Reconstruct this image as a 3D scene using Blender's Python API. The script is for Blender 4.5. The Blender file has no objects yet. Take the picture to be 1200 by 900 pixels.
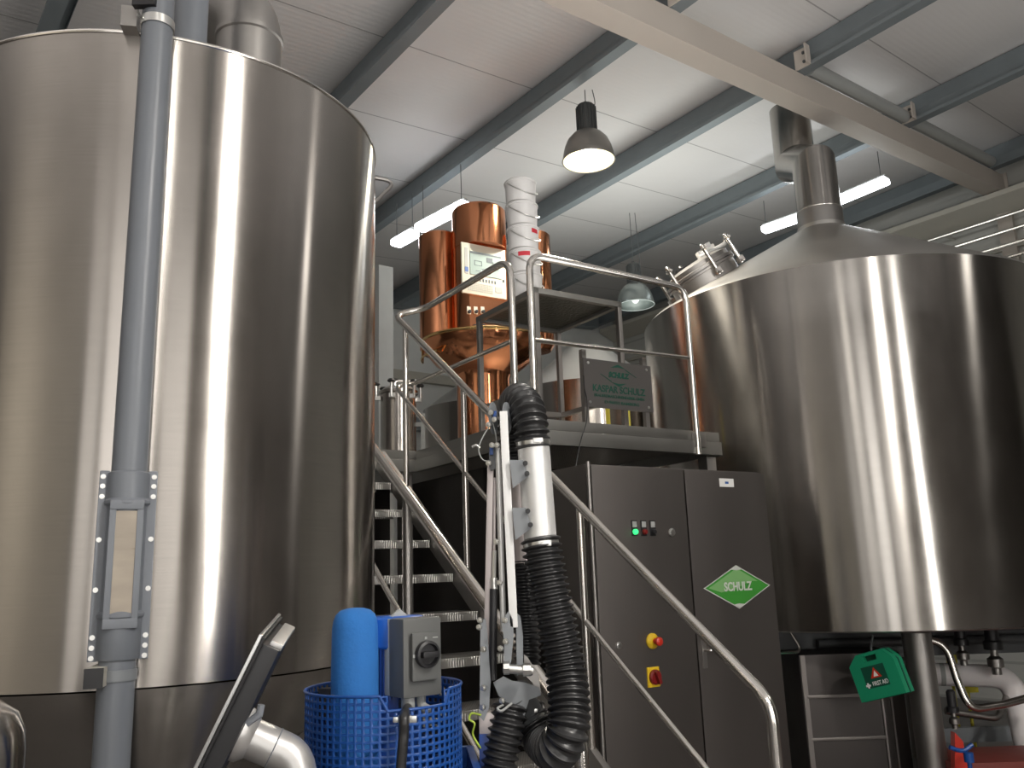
import bpy, bmesh, math, random
from mathutils import Vector as V, Matrix
random.seed(7)
C = bpy.context.scene.collection
# ------------------------------------------------------------------ camera
UPC = V((-155., 4550., 1005.)).normalized()          # world up seen in camera axes (right, up, forward)
FWC = (V((0, 0, 1)) - UPC*UPC.z).normalized()
RTC = -(UPC.cross(FWC)) if UPC.cross(FWC).x < 0 else UPC.cross(FWC)
EYE = V((0, 0, 1.6))
FPX = 1005.
cam = bpy.data.cameras.new('camera'); cam.sensor_width = 36; cam.lens = FPX/1200*36
cam.clip_end = 200
co = bpy.data.objects.new('camera', cam); C.objects.link(co)
_r = V((RTC.x, FWC.x, UPC.x)); _u = V((RTC.y, FWC.y, UPC.y)); _f = V((RTC.z, FWC.z, UPC.z))
co.matrix_world = Matrix(((_r.x, _u.x, -_f.x, 0), (_r.y, _u.y, -_f.y, 0), (_r.z, _u.z, -_f.z, 1.6), (0, 0, 0, 1)))
bpy.context.scene.camera = co
# ------------------------------------------------------------------ world, exposure
W = bpy.data.worlds.new('world'); bpy.context.scene.world = W; W.use_nodes = True
W.node_tree.nodes['Background'].inputs[0].default_value = (.8, .85, 1, 1)
W.node_tree.nodes['Background'].inputs[1].default_value = .2
vs = bpy.context.scene.view_settings
vs.view_transform = 'Standard'; vs.look = 'None'; vs.gamma = 1; vs.use_curve_mapping = False
vs.exposure = 0.0
# ------------------------------------------------------------------ rays and axes
def ray(px, py):
    v = V((px-600, 450-py, FPX)); return V((v.dot(RTC), v.dot(FWC), v.dot(UPC)))
def P(px, py, Y):
    r = ray(px, py); return EYE + r*(Y/r.y)
def PZ(px, py, z):
    r = ray(px, py); return EYE + r*((z-1.6)/r.z)
def PC(px, py, off=0):                                # a point on the sloping roof plane (+ off)
    r = ray(px, py); t = (5.36+off-.07-.041*6.2-1.6)/(r.z-.1*r.x-.041*r.y); return EYE + r*t
def roofz(x, y): return 5.36 + .1*(x-.7) + .041*(y-6.2)
Z = V((0, 0, 1))
_t = math.radians(32.7)
A1 = V((-math.sin(_t), math.cos(_t), 0)); A2 = V((A1.y, -A1.x, 0))     # axes of platform, stairs, cabinet
def AA(n, m, z): return A2*n + A1*m + Z*z
def PN(px, py, n):
    r = ray(px, py); return EYE + r*(n/r.dot(A2))
def PM(px, py, m):
    r = ray(px, py); return EYE + r*(m/r.dot(A1))
_t = math.radians(38)
B1 = V((-math.sin(_t), math.cos(_t), 0)); B2 = V((B1.y, -B1.x, 0))     # axes of the hall
def BB(b2, b1, z=0): return B2*b2 + B1*b1 + Z*z
# ------------------------------------------------------------------ hall lamps and added fill lights
def area(name, loc, size, power, color=(1, .95, .88), target=None, sy=None):
    l = bpy.data.lights.new(name, 'AREA'); l.size = size; l.energy = power; l.color = color
    if sy: l.shape = 'RECTANGLE'; l.size_y = sy
    o = bpy.data.objects.new(name, l); C.objects.link(o); o.location = loc
    d = (V(target)-V(loc)) if target else V((0, 0, -1))
    o.rotation_euler = d.to_track_quat('-Z', 'Y').to_euler(); return o
area('hall_lamp', (2.6, -.75, 4.6), .40, 200)
area('hall_lamp', (.3, -1.4, 4.7), .36, 22)
area('hall_lamp', (6.2, 3.0, 5.0), .4, 22)
area('ceiling_fill', (-2.3, .9, 3.3), 1.6, 50, (1, .975, .95), (-2.3, .9, 6.0))  # this and the other upward lamps are added, unseen, to brighten the ceiling
area('wall_fill', (-4.6, -2.6, 3.2), 1.2, 62, (1, .93, .84), (-7.0, -4.2, 2.4))  # added unseen lamp, brightens the wall mirrored in the left tank
area('ceiling_fill', (1.3, 3.1, 3.1), 3.4, 60, (1, .975, .95), (1.3, 3.1, 6.0))
area('ceiling_fill', (1.6, 8.6, 4.2), 2.2, 40, (.97, 1, .95), (1.6, 8.6, 6.0))
area('ceiling_fill', (5.6, 2.4, 3.7), 1.8, 60, (1, .975, .95), (5.6, 2.4, 6.0))
# ------------------------------------------------------------------ materials
def newmat(name):
    m = bpy.data.materials.new(name); m.use_nodes = True
    return m, m.node_tree.nodes, m.node_tree.links, m.node_tree.nodes['Principled BSDF']
def mat(name, col, metal=0, rough=.5, var=.06, scale=8, bump=0, bscale=60, emis=None, es=0, trans=0, stretch=(1, 1, 1), rvar=.08, alpha=1, coat=0):
    m, N, L, b = newmat(name)
    tc = N.new('ShaderNodeTexCoord'); mp = N.new('ShaderNodeMapping'); mp.inputs['Scale'].default_value = stretch
    L.new(tc.outputs['Object'], mp.inputs[0])
    nz = N.new('ShaderNodeTexNoise'); nz.inputs['Scale'].default_value = scale; nz.inputs['Detail'].default_value = 4
    L.new(mp.outputs[0], nz.inputs[0])
    mx = N.new('ShaderNodeMix'); mx.data_type = 'RGBA'; L.new(nz.outputs[0], mx.inputs[0])
    mx.inputs[6].default_value = (*[c*(1-var) for c in col], 1); mx.inputs[7].default_value = (*[min(1, c*(1+var)) for c in col], 1)
    L.new(mx.outputs[2], b.inputs['Base Color'])
    mr = N.new('ShaderNodeMapRange'); mr.inputs[3].default_value = max(.02, rough-rvar); mr.inputs[4].default_value = rough+rvar
    L.new(nz.outputs[0], mr.inputs[0]); L.new(mr.outputs[0], b.inputs['Roughness'])
    b.inputs['Metallic'].default_value = metal; b.inputs['Coat Weight'].default_value = coat
    if bump:
        n2 = N.new('ShaderNodeTexNoise'); n2.inputs['Scale'].default_value = bscale; L.new(mp.outputs[0], n2.inputs[0])
        bp = N.new('ShaderNodeBump'); bp.inputs['Strength'].default_value = bump; bp.inputs['Distance'].default_value = .01
        L.new(n2.outputs[0], bp.inputs['Height']); L.new(bp.outputs[0], b.inputs['Normal'])
    if emis: b.inputs['Emission Color'].default_value = (*emis, 1); b.inputs['Emission Strength'].default_value = es
    if trans: b.inputs['Transmission Weight'].default_value = trans
    if alpha < 1: b.inputs['Alpha'].default_value = alpha
    return m
def brushed(name, col, rough=.3, aniso=.85, wear=.25):
    """stainless sheet brushed around a vertical axis: reflections smear up and down"""
    m, N, L, b = newmat(name)
    tg = N.new('ShaderNodeTangent'); tg.direction_type = 'RADIAL'; tg.axis = 'Z'
    L.new(tg.outputs[0], b.inputs['Tangent'])
    b.inputs['Anisotropic'].default_value = aniso; b.inputs['Anisotropic Rotation'].default_value = .25
    b.inputs['Metallic'].default_value = 1
    tc = N.new('ShaderNodeTexCoord'); mp = N.new('ShaderNodeMapping'); mp.inputs['Scale'].default_value = (3, 3, 1.2)
    L.new(tc.outputs['Object'], mp.inputs[0])
    nz = N.new('ShaderNodeTexNoise'); nz.inputs['Scale'].default_value = 2.2; nz.inputs['Detail'].default_value = 5; L.new(mp.outputs[0], nz.inputs[0])
    mp2 = N.new('ShaderNodeMapping'); mp2.inputs['Scale'].default_value = (4, 4, 260); L.new(tc.outputs['Object'], mp2.inputs[0])
    br = N.new('ShaderNodeTexNoise'); br.inputs['Scale'].default_value = 1.5; br.inputs['Detail'].default_value = 3; L.new(mp2.outputs[0], br.inputs[0])
    mx = N.new('ShaderNodeMix'); mx.data_type = 'RGBA'; L.new(nz.outputs[0], mx.inputs[0])
    mx.inputs[6].default_value = (*[c*(1-wear) for c in col], 1); mx.inputs[7].default_value = (*[min(1, c*(1+wear*.6)) for c in col], 1)
    m3 = N.new('ShaderNodeMix'); m3.data_type = 'RGBA'; m3.blend_type = 'MULTIPLY'; m3.inputs[0].default_value = .18
    L.new(mx.outputs[2], m3.inputs[6]); L.new(br.outputs[0], m3.inputs[7])
    L.new(m3.outputs[2], b.inputs['Base Color'])
    mr = N.new('ShaderNodeMapRange'); mr.inputs[3].default_value = rough-.06; mr.inputs[4].default_value = rough+.06
    L.new(nz.outputs[0], mr.inputs[0]); L.new(mr.outputs[0], b.inputs['Roughness'])
    return m
def treadplate(name):
    m, N, L, b = newmat(name)
    b.inputs['Metallic'].default_value = 1; b.inputs['Roughness'].default_value = .38
    tc = N.new('ShaderNodeTexCoord')
    waves = []
    for ang in (.9, 2.3):
        mp = N.new('ShaderNodeMapping'); mp.inputs['Rotation'].default_value = (0, 0, ang); L.new(tc.outputs['Object'], mp.inputs[0])
        w = N.new('ShaderNodeTexWave'); w.inputs['Scale'].default_value = 24; L.new(mp.outputs[0], w.inputs[0]); waves.append(w)
    mu = N.new('ShaderNodeMath'); mu.operation = 'MULTIPLY'; L.new(waves[0].outputs[1], mu.inputs[0]); L.new(waves[1].outputs[1], mu.inputs[1])
    cr = N.new('ShaderNodeValToRGB'); cr.color_ramp.elements[0].position = .25; cr.color_ramp.elements[1].position = .55
    cr.color_ramp.elements[0].color = (.36, .35, .33, 1); cr.color_ramp.elements[1].color = (.75, .73, .7, 1)
    L.new(mu.outputs[0], cr.inputs[0]); L.new(cr.outputs[0], b.inputs['Base Color'])
    bp = N.new('ShaderNodeBump'); bp.inputs['Strength'].default_value = .8; bp.inputs['Distance'].default_value = .004
    L.new(mu.outputs[0], bp.inputs['Height']); L.new(bp.outputs[0], b.inputs['Normal'])
    return m
def panelmat(name, col, joint, rib, axis=1, jw=.012, jcol=.5):
    """sheet panels: fine ribs and a darker joint every `joint` metres, in the object's own axes"""
    m, N, L, b = newmat(name); b.inputs['Roughness'].default_value = .55
    tc = N.new('ShaderNodeTexCoord'); sp = N.new('ShaderNodeSeparateXYZ'); L.new(tc.outputs['Object'], sp.inputs[0])
    md = N.new('ShaderNodeMath'); md.operation = 'FLOORED_MODULO'; md.inputs[1].default_value = joint; L.new(sp.outputs[axis], md.inputs[0])
    lt = N.new('ShaderNodeMath'); lt.operation = 'LESS_THAN'; lt.inputs[1].default_value = jw; L.new(md.outputs[0], lt.inputs[0])
    rb = N.new('ShaderNodeMath'); rb.operation = 'MULTIPLY'; rb.inputs[1].default_value = 6.283/rib; L.new(sp.outputs[axis], rb.inputs[0])
    sn = N.new('ShaderNodeMath'); sn.operation = 'SINE'; L.new(rb.outputs[0], sn.inputs[0])
    nz = N.new('ShaderNodeTexNoise'); nz.inputs['Scale'].default_value = 1.2; L.new(tc.outputs['Object'], nz.inputs[0])
    mx = N.new('ShaderNodeMix'); mx.data_type = 'RGBA'; L.new(nz.outputs[0], mx.inputs[0])
    mx.inputs[6].default_value = (*[c*.95 for c in col], 1); mx.inputs[7].default_value = (*[min(1, c*1.05) for c in col], 1)
    m2 = N.new('ShaderNodeMix'); m2.data_type = 'RGBA'; L.new(lt.outputs[0], m2.inputs[0]); L.new(mx.outputs[2], m2.inputs[6])
    m2.inputs[7].default_value = (*[c*jcol for c in col], 1); L.new(m2.outputs[2], b.inputs['Base Color'])
    bp = N.new('ShaderNodeBump'); bp.inputs['Strength'].default_value = .12; bp.inputs['Distance'].default_value = .004
    L.new(sn.outputs[0], bp.inputs['Height']); L.new(bp.outputs[0], b.inputs['Normal'])
    return m
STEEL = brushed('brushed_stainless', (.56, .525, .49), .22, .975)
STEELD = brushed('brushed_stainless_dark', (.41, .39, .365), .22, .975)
CONEM = mat('stainless_sheet', (.56, .545, .52), 1, .36, .1, 3)
TUBE = mat('polished_tube', (.76, .73, .69), 1, .19, .05, 12)
SATIN = mat('satin_stainless', (.36, .345, .33), 1, .42, .08, 5)
SIGNM = mat('dull_sign_steel', (.16, .15, .145), .7, .5, .05, 5)
EDGE = mat('dull_platform_steel', (.30, .295, .28), 1, .45, .08, 5)
CABM = mat('cabinet_stainless', (.205, .188, .178), 1, .46, .07, 4, stretch=(1, 1, .15))
HOUS = mat('dark_housing_sheet', (.075, .068, .065), .9, .5)
SHADOWM = mat('painted_shadow', (.022, .019, .017), 0, .5)  # near black, puts the shade under the platform into the colour
PLATE = treadplate('tread_plate')
COPPER = mat('polished_copper', (.74, .31, .155), 1, .14, .12, 4, bump=.12, bscale=5)
BRASS = mat('brass', (.85, .58, .25), 1, .15)
PVC = mat('grey_plastic_pipe', (.175, .19, .215), 0, .38, .06, 5)
PVCD = mat('grey_plastic_dark', (.21, .225, .25), 0, .42)
GRAIN = mat('grain_behind_glass', (.36, .31, .25), 0, .3, .3, 9, stretch=(1, 1, 3))
GALV = mat('galvanised_steel', (.22, .25, .265), .4, .5, .12, 6)
BEIGE = mat('beige_painted_steel', (.50, .45, .40), 0, .55, .05, 3)
CREAM = mat('cream_painted_steel', (.50, .48, .42), 0, .6)
CEILM = panelmat('ceiling_panel', (.66, .64, .63), 1.0, .05)
WALLM = panelmat('wall_panel', (.52, .52, .49), .42, .07, 2, .03, .75)
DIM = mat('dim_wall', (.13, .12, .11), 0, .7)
WALLW = mat('white_wall', (.72, .73, .71), 0, .7)
CONCRETE = mat('dark_floor', (.13, .12, .115), 0, .5, .2, 3)
RUBBER = mat('black_rubber', (.022, .022, .023), 0, .33, .2, 20)
BLACK = mat('black_plastic', (.018, .018, .02), 0, .4)
BLUE = mat('blue_plastic', (.010, .068, .285), 0, .38, .1, 12)
BLUES = mat('blue_soft_foam', (.02, .15, .46), 0, .85, .12, 25, bump=.12, bscale=140)
BLUED = mat('dark_blue_paint', (.012, .055, .27), 0, .4)
GREYB = mat('grey_switch_housing', (.105, .108, .105), 0, .5)
BLUECAP = mat('bright_blue_motor_cap', (.010, .10, .46), 0, .35, .1, 12)
LGREY = mat('light_grey_plastic', (.36, .37, .36), 0, .5)
ALU = mat('bright_aluminium', (.78, .78, .77), .55, .42)
ALUW = mat('white_anodised_aluminium', (.80, .80, .79), .1, .42)
PAINTG = mat('grey_powder_coat', (.22, .235, .25), .1, .45)
PAINTD = mat('dark_grey_steel', (.10, .105, .11), .2, .45)
PINKT = mat('anodised_tube', (.52, .47, .46), .6, .42)
ZINC = mat('zinc_bolt', (.68, .68, .66), 1, .3)
WHITEP = mat('white_bucket_plastic', (.64, .63, .62), 0, .32)
REDL = mat('red_label', (.55, .03, .05), 0, .5)
RED = mat('red_plastic', (.55, .03, .015), 0, .35)
REDD = mat('dark_red_plastic', (.20, .012, .012), 0, .35)
YEL = mat('yellow_plastic', (.75, .50, .02), 0, .4)
YELL = mat('yellow_strip', (.72, .62, .05), 0, .5)
GREENBOX = mat('green_first_aid_plastic', (.012, .26, .13), 0, .38)
GREEND = mat('dark_green_label', (.008, .075, .045), 0, .4)
GREENL = mat('green_emblem', (.05, .27, .04), 0, .25)
GREENH = mat('light_green_emblem', (.20, .42, .16), 0, .25)
TEAL = mat('teal_lettering', (.005, .085, .055), 0, .5)
SILV = mat('silver_lettering', (.72, .74, .70), .3, .35)
WHITE = mat('white_print', (.82, .82, .80), 0, .5)
LEDG = mat('green_indicator', (.05, .6, .2), 0, .3, emis=(.05, 1, .25), es=1.2)
SCREEN = mat('grey_screen', (.34, .42, .40), 0, .12, .04)
PANELB = mat('beige_panel', (.62, .60, .50), 0, .5)
DARKP = mat('dark_print', (.06, .08, .10), 0, .5)
BLUEP = mat('blue_print', (.05, .12, .35), 0, .5)
INSUL = mat('white_pipe_insulation', (.88, .84, .84), 0, .65, .06, 6)
GREYSH = mat('dark_lamp_housing', (.10, .105, .105), .6, .45)
SHADE = mat('spun_aluminium_shade', (.34, .33, .31), .85, .38)
SHADEOFF = mat('dull_aluminium_shade', (.28, .31, .30), .85, .3)
REFL = mat('lit_reflector', (.9, .88, .7), .2, .4, emis=(1, .90, .45), es=.55)
BULB = mat('lit_bulb', (1, 1, 1), 0, .4, emis=(1, .96, .82), es=22)
FLUO = mat('lit_diffuser', (1, 1, 1), 0, .4, emis=(.93, .97, 1), es=13)
YGW = mat('yellow_green_wire', (.42, .55, .06), 0, .5)
MESHM = mat('dark_table_plate', (.10, .10, .085), .8, .35, .3, 30, bump=.5, bscale=45)
TIN = mat('silver_painted_tube', (.55, .54, .53), .75, .4)
BEZEL = mat('silver_bezel', (.62, .62, .62), .9, .3)
REDFLOOR = mat('red_painted_base', (.17, .028, .02), 0, .5)
# ------------------------------------------------------------------ mesh helpers
class MB:
    def __init__(s): s.bm = bmesh.new()
    def box(s, c, size, ax=None, bev=0):
        """box centred at c; ax = (x axis, y axis, z axis) of the box"""
        ax = ax or (V((1, 0, 0)), V((0, 1, 0)), Z)
        b = bmesh.new(); bmesh.ops.create_cube(b, size=1)
        for v in b.verts: v.co = V((v.co.x*size[0], v.co.y*size[1], v.co.z*size[2]))
        if bev: bmesh.ops.bevel(b, geom=b.edges[:], offset=bev, segments=2, affect='EDGES', profile=.7)
        c = V(c)
        for v in b.verts: v.co = c + ax[0]*v.co.x + ax[1]*v.co.y + ax[2]*v.co.z
        s._add(b); return s
    def _add(s, b):
        bmesh.ops.recalc_face_normals(b, faces=b.faces[:])
        me = bpy.data.meshes.new('t'); b.to_mesh(me); b.free(); s.bm.from_mesh(me); bpy.data.meshes.remove(me)
    def tube(s, pts, r, seg=14, caps=True, radii=None, up=None):
        pts = [V(p) for p in pts]; n = len(pts); b = bmesh.new(); rings = []
        t0 = (pts[1]-pts[0]).normalized()
        ref = up or (Z if abs(t0.z) < .9 else V((1, 0, 0)))
        x = ref.cross(t0).normalized(); y = t0.cross(x)
        prev = t0
        for i, p in enumerate(pts):
            ti = (pts[i]-pts[i-1]).normalized() if i else t0
            to = (pts[i+1]-pts[i]).normalized() if i < n-1 else ti
            q = prev.rotation_difference(ti); x = q @ x; y = q @ y; prev = ti
            nb = (ti+to).normalized() if (ti+to).length > 1e-4 else ti
            rr = radii[i] if radii else r; ring = []
            for k in range(seg):
                a = 2*math.pi*k/seg; d = x*math.cos(a)*rr + y*math.sin(a)*rr
                den = ti.dot(nb)
                d = d - ti*(d.dot(nb)/max(den, .25))
                ring.append(b.verts.new(p+d))
            rings.append(ring)
        for i in range(n-1):
            for k in range(seg):
                b.faces.new((rings[i][k], rings[i][(k+1) % seg], rings[i+1][(k+1) % seg], rings[i+1][k]))
        if caps: b.faces.new(rings[0][::-1]); b.faces.new(rings[-1])
        s._add(b); return s
    def lathe(s, c, prof, seg=48, ax=None, sx=1, sy=1, close=False):
        ax = ax or (V((1, 0, 0)), V((0, 1, 0)), Z); c = V(c); b = bmesh.new(); rings = []
        for r, z in prof:
            if r < 1e-6: rings.append([b.verts.new(c+ax[2]*z)]); continue
            rings.append([b.verts.new(c + ax[0]*(r*sx*math.cos(2*math.pi*k/seg)) + ax[1]*(r*sy*math.sin(2*math.pi*k/seg)) + ax[2]*z) for k in range(seg)])
        for i in range(len(rings)-1):
            p, q = rings[i], rings[i+1]
            for k in range(seg):
                k2 = (k+1) % seg
                f = [p[k], p[k2], q[k2], q[k]] if len(p) > 1 and len(q) > 1 else ([p[0], q[k2], q[k]] if len(p) == 1 else [p[k], p[k2], q[0]])
                b.faces.new(f)
        s._add(b); return s
    def prism(s, pts, ext):
        """closed polygon pts (3D) extruded by the vector ext"""
        b = bmesh.new(); p = [b.verts.new(V(q)) for q in pts]; q = [b.verts.new(V(w)+V(ext)) for w in pts]; n = len(p)
        b.faces.new(p[::-1]); b.faces.new(q)
        for i in range(n): b.faces.new((p[i], p[(i+1) % n], q[(i+1) % n], q[i]))
        s._add(b); return s
    def ball(s, c, r, sc=(1, 1, 1), seg=12):
        b = bmesh.new(); bmesh.ops.create_uvsphere(b, u_segments=seg, v_segments=seg//2+2, radius=r)
        for v in b.verts: v.co = V(c) + V((v.co.x*sc[0], v.co.y*sc[1], v.co.z*sc[2]))
        s._add(b); return s
    def torus(s, c, R, r, ax=None, seg=48, s2=10, a0=0, a1=2*math.pi):
        ax = ax or (V((1, 0, 0)), V((0, 1, 0)), Z); full = abs(a1-a0-2*math.pi) < 1e-6
        pts = [V(c) + ax[0]*R*math.cos(a0+(a1-a0)*k/seg) + ax[1]*R*math.sin(a0+(a1-a0)*k/seg) for k in range(seg+1)]
        if full:
            b = bmesh.new(); rg = []
            for k in range(seg):
                a = 2*math.pi*k/seg; d = ax[0]*math.cos(a)+ax[1]*math.sin(a)
                rg.append([b.verts.new(V(c)+d*(R+r*math.cos(2*math.pi*j/s2))+ax[2]*(r*math.sin(2*math.pi*j/s2))) for j in range(s2)])
            for k in range(seg):
                for j in range(s2): b.faces.new((rg[k][j], rg[(k+1) % seg][j], rg[(k+1) % seg][(j+1) % s2], rg[k][(j+1) % s2]))
            s._add(b); return s
        return s.tube(pts, r, s2)
    def build(s, name, m, parent=None, base=None, ang=35):
        me = bpy.data.meshes.new(name); s.bm.to_mesh(me); s.bm.free()
        o = bpy.data.objects.new(name, me); C.objects.link(o); me.materials.append(m)
        org = V((0, 0, 0))
        if parent is not None:
            q = parent
            while q is not None: org = org + q.location; q = q.parent
            o.parent = parent
        elif base is not None: org = V(base); o.location = org
        elif len(me.vertices):
            xs = [v.co for v in me.vertices]
            org = V((sum(c.x for c in xs)/len(xs), sum(c.y for c in xs)/len(xs), min(c.z for c in xs))); o.location = org
        me.transform(Matrix.Translation(-org))
        for p in me.polygons: p.use_smooth = True
        me.set_sharp_from_angle(angle=math.radians(ang)); return o
def fillet(pts, r, n=7):
    pts = [V(p) for p in pts]; out = [pts[0]]
    for i in range(1, len(pts)-1):
        a, p, b = pts[i-1], pts[i], pts[i+1]; u = (a-p); w = (b-p); lu, lw = u.length, w.length; u.normalize(); w.normalize()
        ang = u.angle(w)
        if ang > 3.1: out.append(p); continue
        d = min(r/math.tan(ang/2), lu*.49, lw*.49)
        p0, p1 = p+u*d, p+w*d
        for k in range(n+1):
            t = k/n; out.append(p0*(1-t)**2 + p*2*t*(1-t) + p1*t*t)
    out.append(pts[-1]); return out
def resample(pts, step):
    pts = [V(p) for p in pts]; out = [pts[0]]; acc = 0.
    for i in range(1, len(pts)):
        seg = pts[i]-pts[i-1]; L = seg.length; pos = step-acc
        while pos <= L: out.append(pts[i-1]+seg*(pos/L)); pos += step
        acc = (acc+L) % step
    return out
def smooth_path(pts, n=12):
    pts = [V(p) for p in pts]; out = []
    q = [pts[0]*2-pts[1]]+pts+[pts[-1]*2-pts[-2]]
    for i in range(1, len(q)-2):
        for k in range(n):
            t = k/n
            out.append(.5*((2*q[i])+(q[i+1]-q[i-1])*t+(2*q[i-1]-5*q[i]+4*q[i+1]-q[i+2])*t*t+(3*q[i]-q[i-1]-3*q[i+1]+q[i+2])*t**3))
    out.append(pts[-1]); return out
def hose(mb, pts, r, pitch=.026, seg=22):
    """corrugated hose: ridged rings along the path"""
    path = resample(smooth_path(pts, 24), pitch/6)
    radii = [r*(.80+.20*[.0, .35, 1, 1, .55, .0][i % 6]) for i in range(len(path))]
    mb.tube(path, r, seg, radii=radii); return mb
def tag(o, label, cat, group=None):
    o['label'] = label; o['category'] = cat
    if group: o['group'] = group
    return o
def thing(name, label, cat, loc, group=None):
    o = bpy.data.objects.new(name, None); C.objects.link(o); o.location = loc; o.empty_display_size = .1
    return tag(o, label, cat, group)
def struct(o): o['kind'] = 'structure'; return o
def copy_tree(o, parent=None):
    c = o.copy(); C.objects.link(c)
    if parent: c.parent = parent
    for ch in list(o.children): copy_tree(ch, c)
    return c
def text(s, size, c, xa, ya, m, name, parent, depth=.001, bold=0, sx=1, shear=0):
    cu = bpy.data.curves.new('t', 'FONT'); cu.body = s; cu.size = size; cu.align_x = 'CENTER'; cu.align_y = 'CENTER'
    cu.extrude = depth; cu.offset = bold; cu.shear = shear
    o = bpy.data.objects.new('t', cu); C.objects.link(o)
    me = bpy.data.meshes.new_from_object(o.evaluated_get(bpy.context.evaluated_depsgraph_get()))
    bpy.data.objects.remove(o); bpy.data.curves.remove(cu)
    za = xa.cross(ya)
    me.transform(Matrix(((xa.x*sx, ya.x, za.x, c.x), (xa.y*sx, ya.y, za.y, c.y), (xa.z*sx, ya.z, za.z, c.z), (0, 0, 0, 1))))
    org = V((0, 0, 0)); q = parent
    while q is not None: org = org+q.location; q = q.parent
    me.transform(Matrix.Translation(-org)); me.materials.clear(); me.materials.append(m)
    o = bpy.data.objects.new(name, me); C.objects.link(o); o.parent = parent; return o
def perp(d):
    d = d.normalized(); x = (Z if abs(d.z) < .9 else V((1, 0, 0))).cross(d).normalized(); return (x, d.cross(x), d)
def bolt(mb, c, d, r=.006, h=.006):
    mb.lathe(c, [(0, -.002), (r*1.5, -.002), (r*1.5, h*.3), (r, h*.3), (r, h), (0, h)], 8, perp(V(d)))
# ================================================================== SETTING
b = MB(); b.box(BB(1.5, 1.5, -.05), (19, 18, .1), (B2, B1, Z)); struct(b.build('floor', CONCRETE, ang=30))
# ceiling sheet in its own axes: x across the joints' length, y along the purlins
cx = V((1, 0, .1)); cy = V((0, 1, .041))
U1 = V((B1.x, B1.y, .1*B1.x+.041*B1.y)).normalized()
_j = math.radians(48); U2 = V((math.sin(_j), math.cos(_j), 0)); U2.z = .1*U2.x+.041*U2.y; U2.normalize()
NN = U2.cross(U1).normalized(); U2o = U1.cross(NN).normalized()
b = MB(); b.box((0, 0, 0), (27, 27, .06)); o = struct(b.build('ceiling', CEILM, base=(0, 0, 0)))
XJ = U2; YJ = NN.cross(U2).normalized()                # joints run along U2
cc = BB(4, 2); cc.z = roofz(cc.x, cc.y)+.285+.03
cc = cc + YJ*(.0)
o.matrix_world = Matrix(((XJ.x, YJ.x, NN.x, cc.x), (XJ.y, YJ.y, NN.y, cc.y), (XJ.z, YJ.z, NN.z, cc.z), (0, 0, 0, 1)))
def wall(name, p, q, z0, z1, m, th=.1):
    d = (q-p); L = d.length; d.normalize(); n = Z.cross(d)
    b = MB(); b.box((0, 0, (z1-z0)/2), (L, th, z1-z0)); o = struct(b.build(name, m, base=(0, 0, 0)))
    c = (p+q)/2; o.matrix_world = Matrix(((d.x, n.x, 0, c.x), (d.y, n.y, 0, c.y), (0, 0, 1, z0), (0, 0, 0, 1))); return o
WB1 = 10.6
wall('wall_back', BB(-7.6, WB1), BB(10.7, WB1), 0, 6.6, WALLW)
wall('wall_right', BB(10.62, -4.2), BB(10.62, WB1), 0, 6.9, WALLM)
wall('wall_left', BB(-7.5, -4.2), BB(-7.5, 2.6), 0, 5.4, CREAM)  # unseen wall made pale on this part only, to lighten the left tank's reflection
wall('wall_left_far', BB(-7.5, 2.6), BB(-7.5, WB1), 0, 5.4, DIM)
wall('wall_front', BB(-7.5, -4.2), BB(10.7, -4.2), 0, 6.4, DIM)
def window(n, c, d, w, h, WINM):  # glowing windows added behind the camera to put streaks on the tanks
    nn = Z.cross(d)
    b = MB()
    for s in (-1, 1):
        b.box(c+d*(s*w/2), (.07, .1, h+.07), (d, nn, Z)); b.box(c+Z*(s*h/2), (w, .1, .07), (d, nn, Z))
    f = struct(b.build('window_%d' % n, CREAM, base=c))
    g = MB(); g.box(c, (w, .02, h), (d, nn, Z)); g.build('pane', WINM, f)
for i, (b2, zc, w_, h_, es) in enumerate(((1.95, 2.7, .42, 4.4, 20), (-.45, 2.6, 1.4, 4.2, .8), (-2.3, 2.6, 1.5, 4.2, 3.6), (-4.3, 2.6, 1.7, 4.2, 1.8), (-6.3, 2.6, 1.7, 4.2, 1.1))):
    WM = mat('added_window_glow', (.9, .9, .9), 0, .4, emis=(1, .97, .93), es=es)
    window(i+1, BB(b2, -4.13, zc), B2, w_, h_, WM)
# ---- purlins: Z-section rails along B1, each a thing
def purlin(b2, lab, b1a=-4.1, b1b=WB1-.06):
    b = MB()
    h = .28; w = .095; t = .004
    p0, p1 = BB(b2, b1a), BB(b2, b1b)
    def at(p, du, dz): q = p+B2*du; return V((q.x, q.y, roofz(p.x, p.y)+dz))
    def strip(du0, dz0, du1, dz1):
        nrm = V((-(dz1-dz0), 0, du1-du0)); nrm = (B2*nrm.x+Z*nrm.z).normalized()*t
        pts = [at(p0, du0, dz0), at(p0, du1, dz1), at(p0, du1, dz1)+nrm, at(p0, du0, dz0)+nrm]
        b.prism(pts, at(p1, du0, dz0)-at(p0, du0, dz0))
    strip(0, 0, w, 0); strip(0, 0, 0, .03); strip(w, 0, w*.9, h*.5); strip(w*.9, h*.5, w, h); strip(w, h, 2*w, h); strip(2*w, h, 2*w, h-.03)
    return tag(b.build('steel_purlin', GALV, base=at(p0, 0, 0)), lab, 'roof beam', 'grey steel purlins under the roof')
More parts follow.
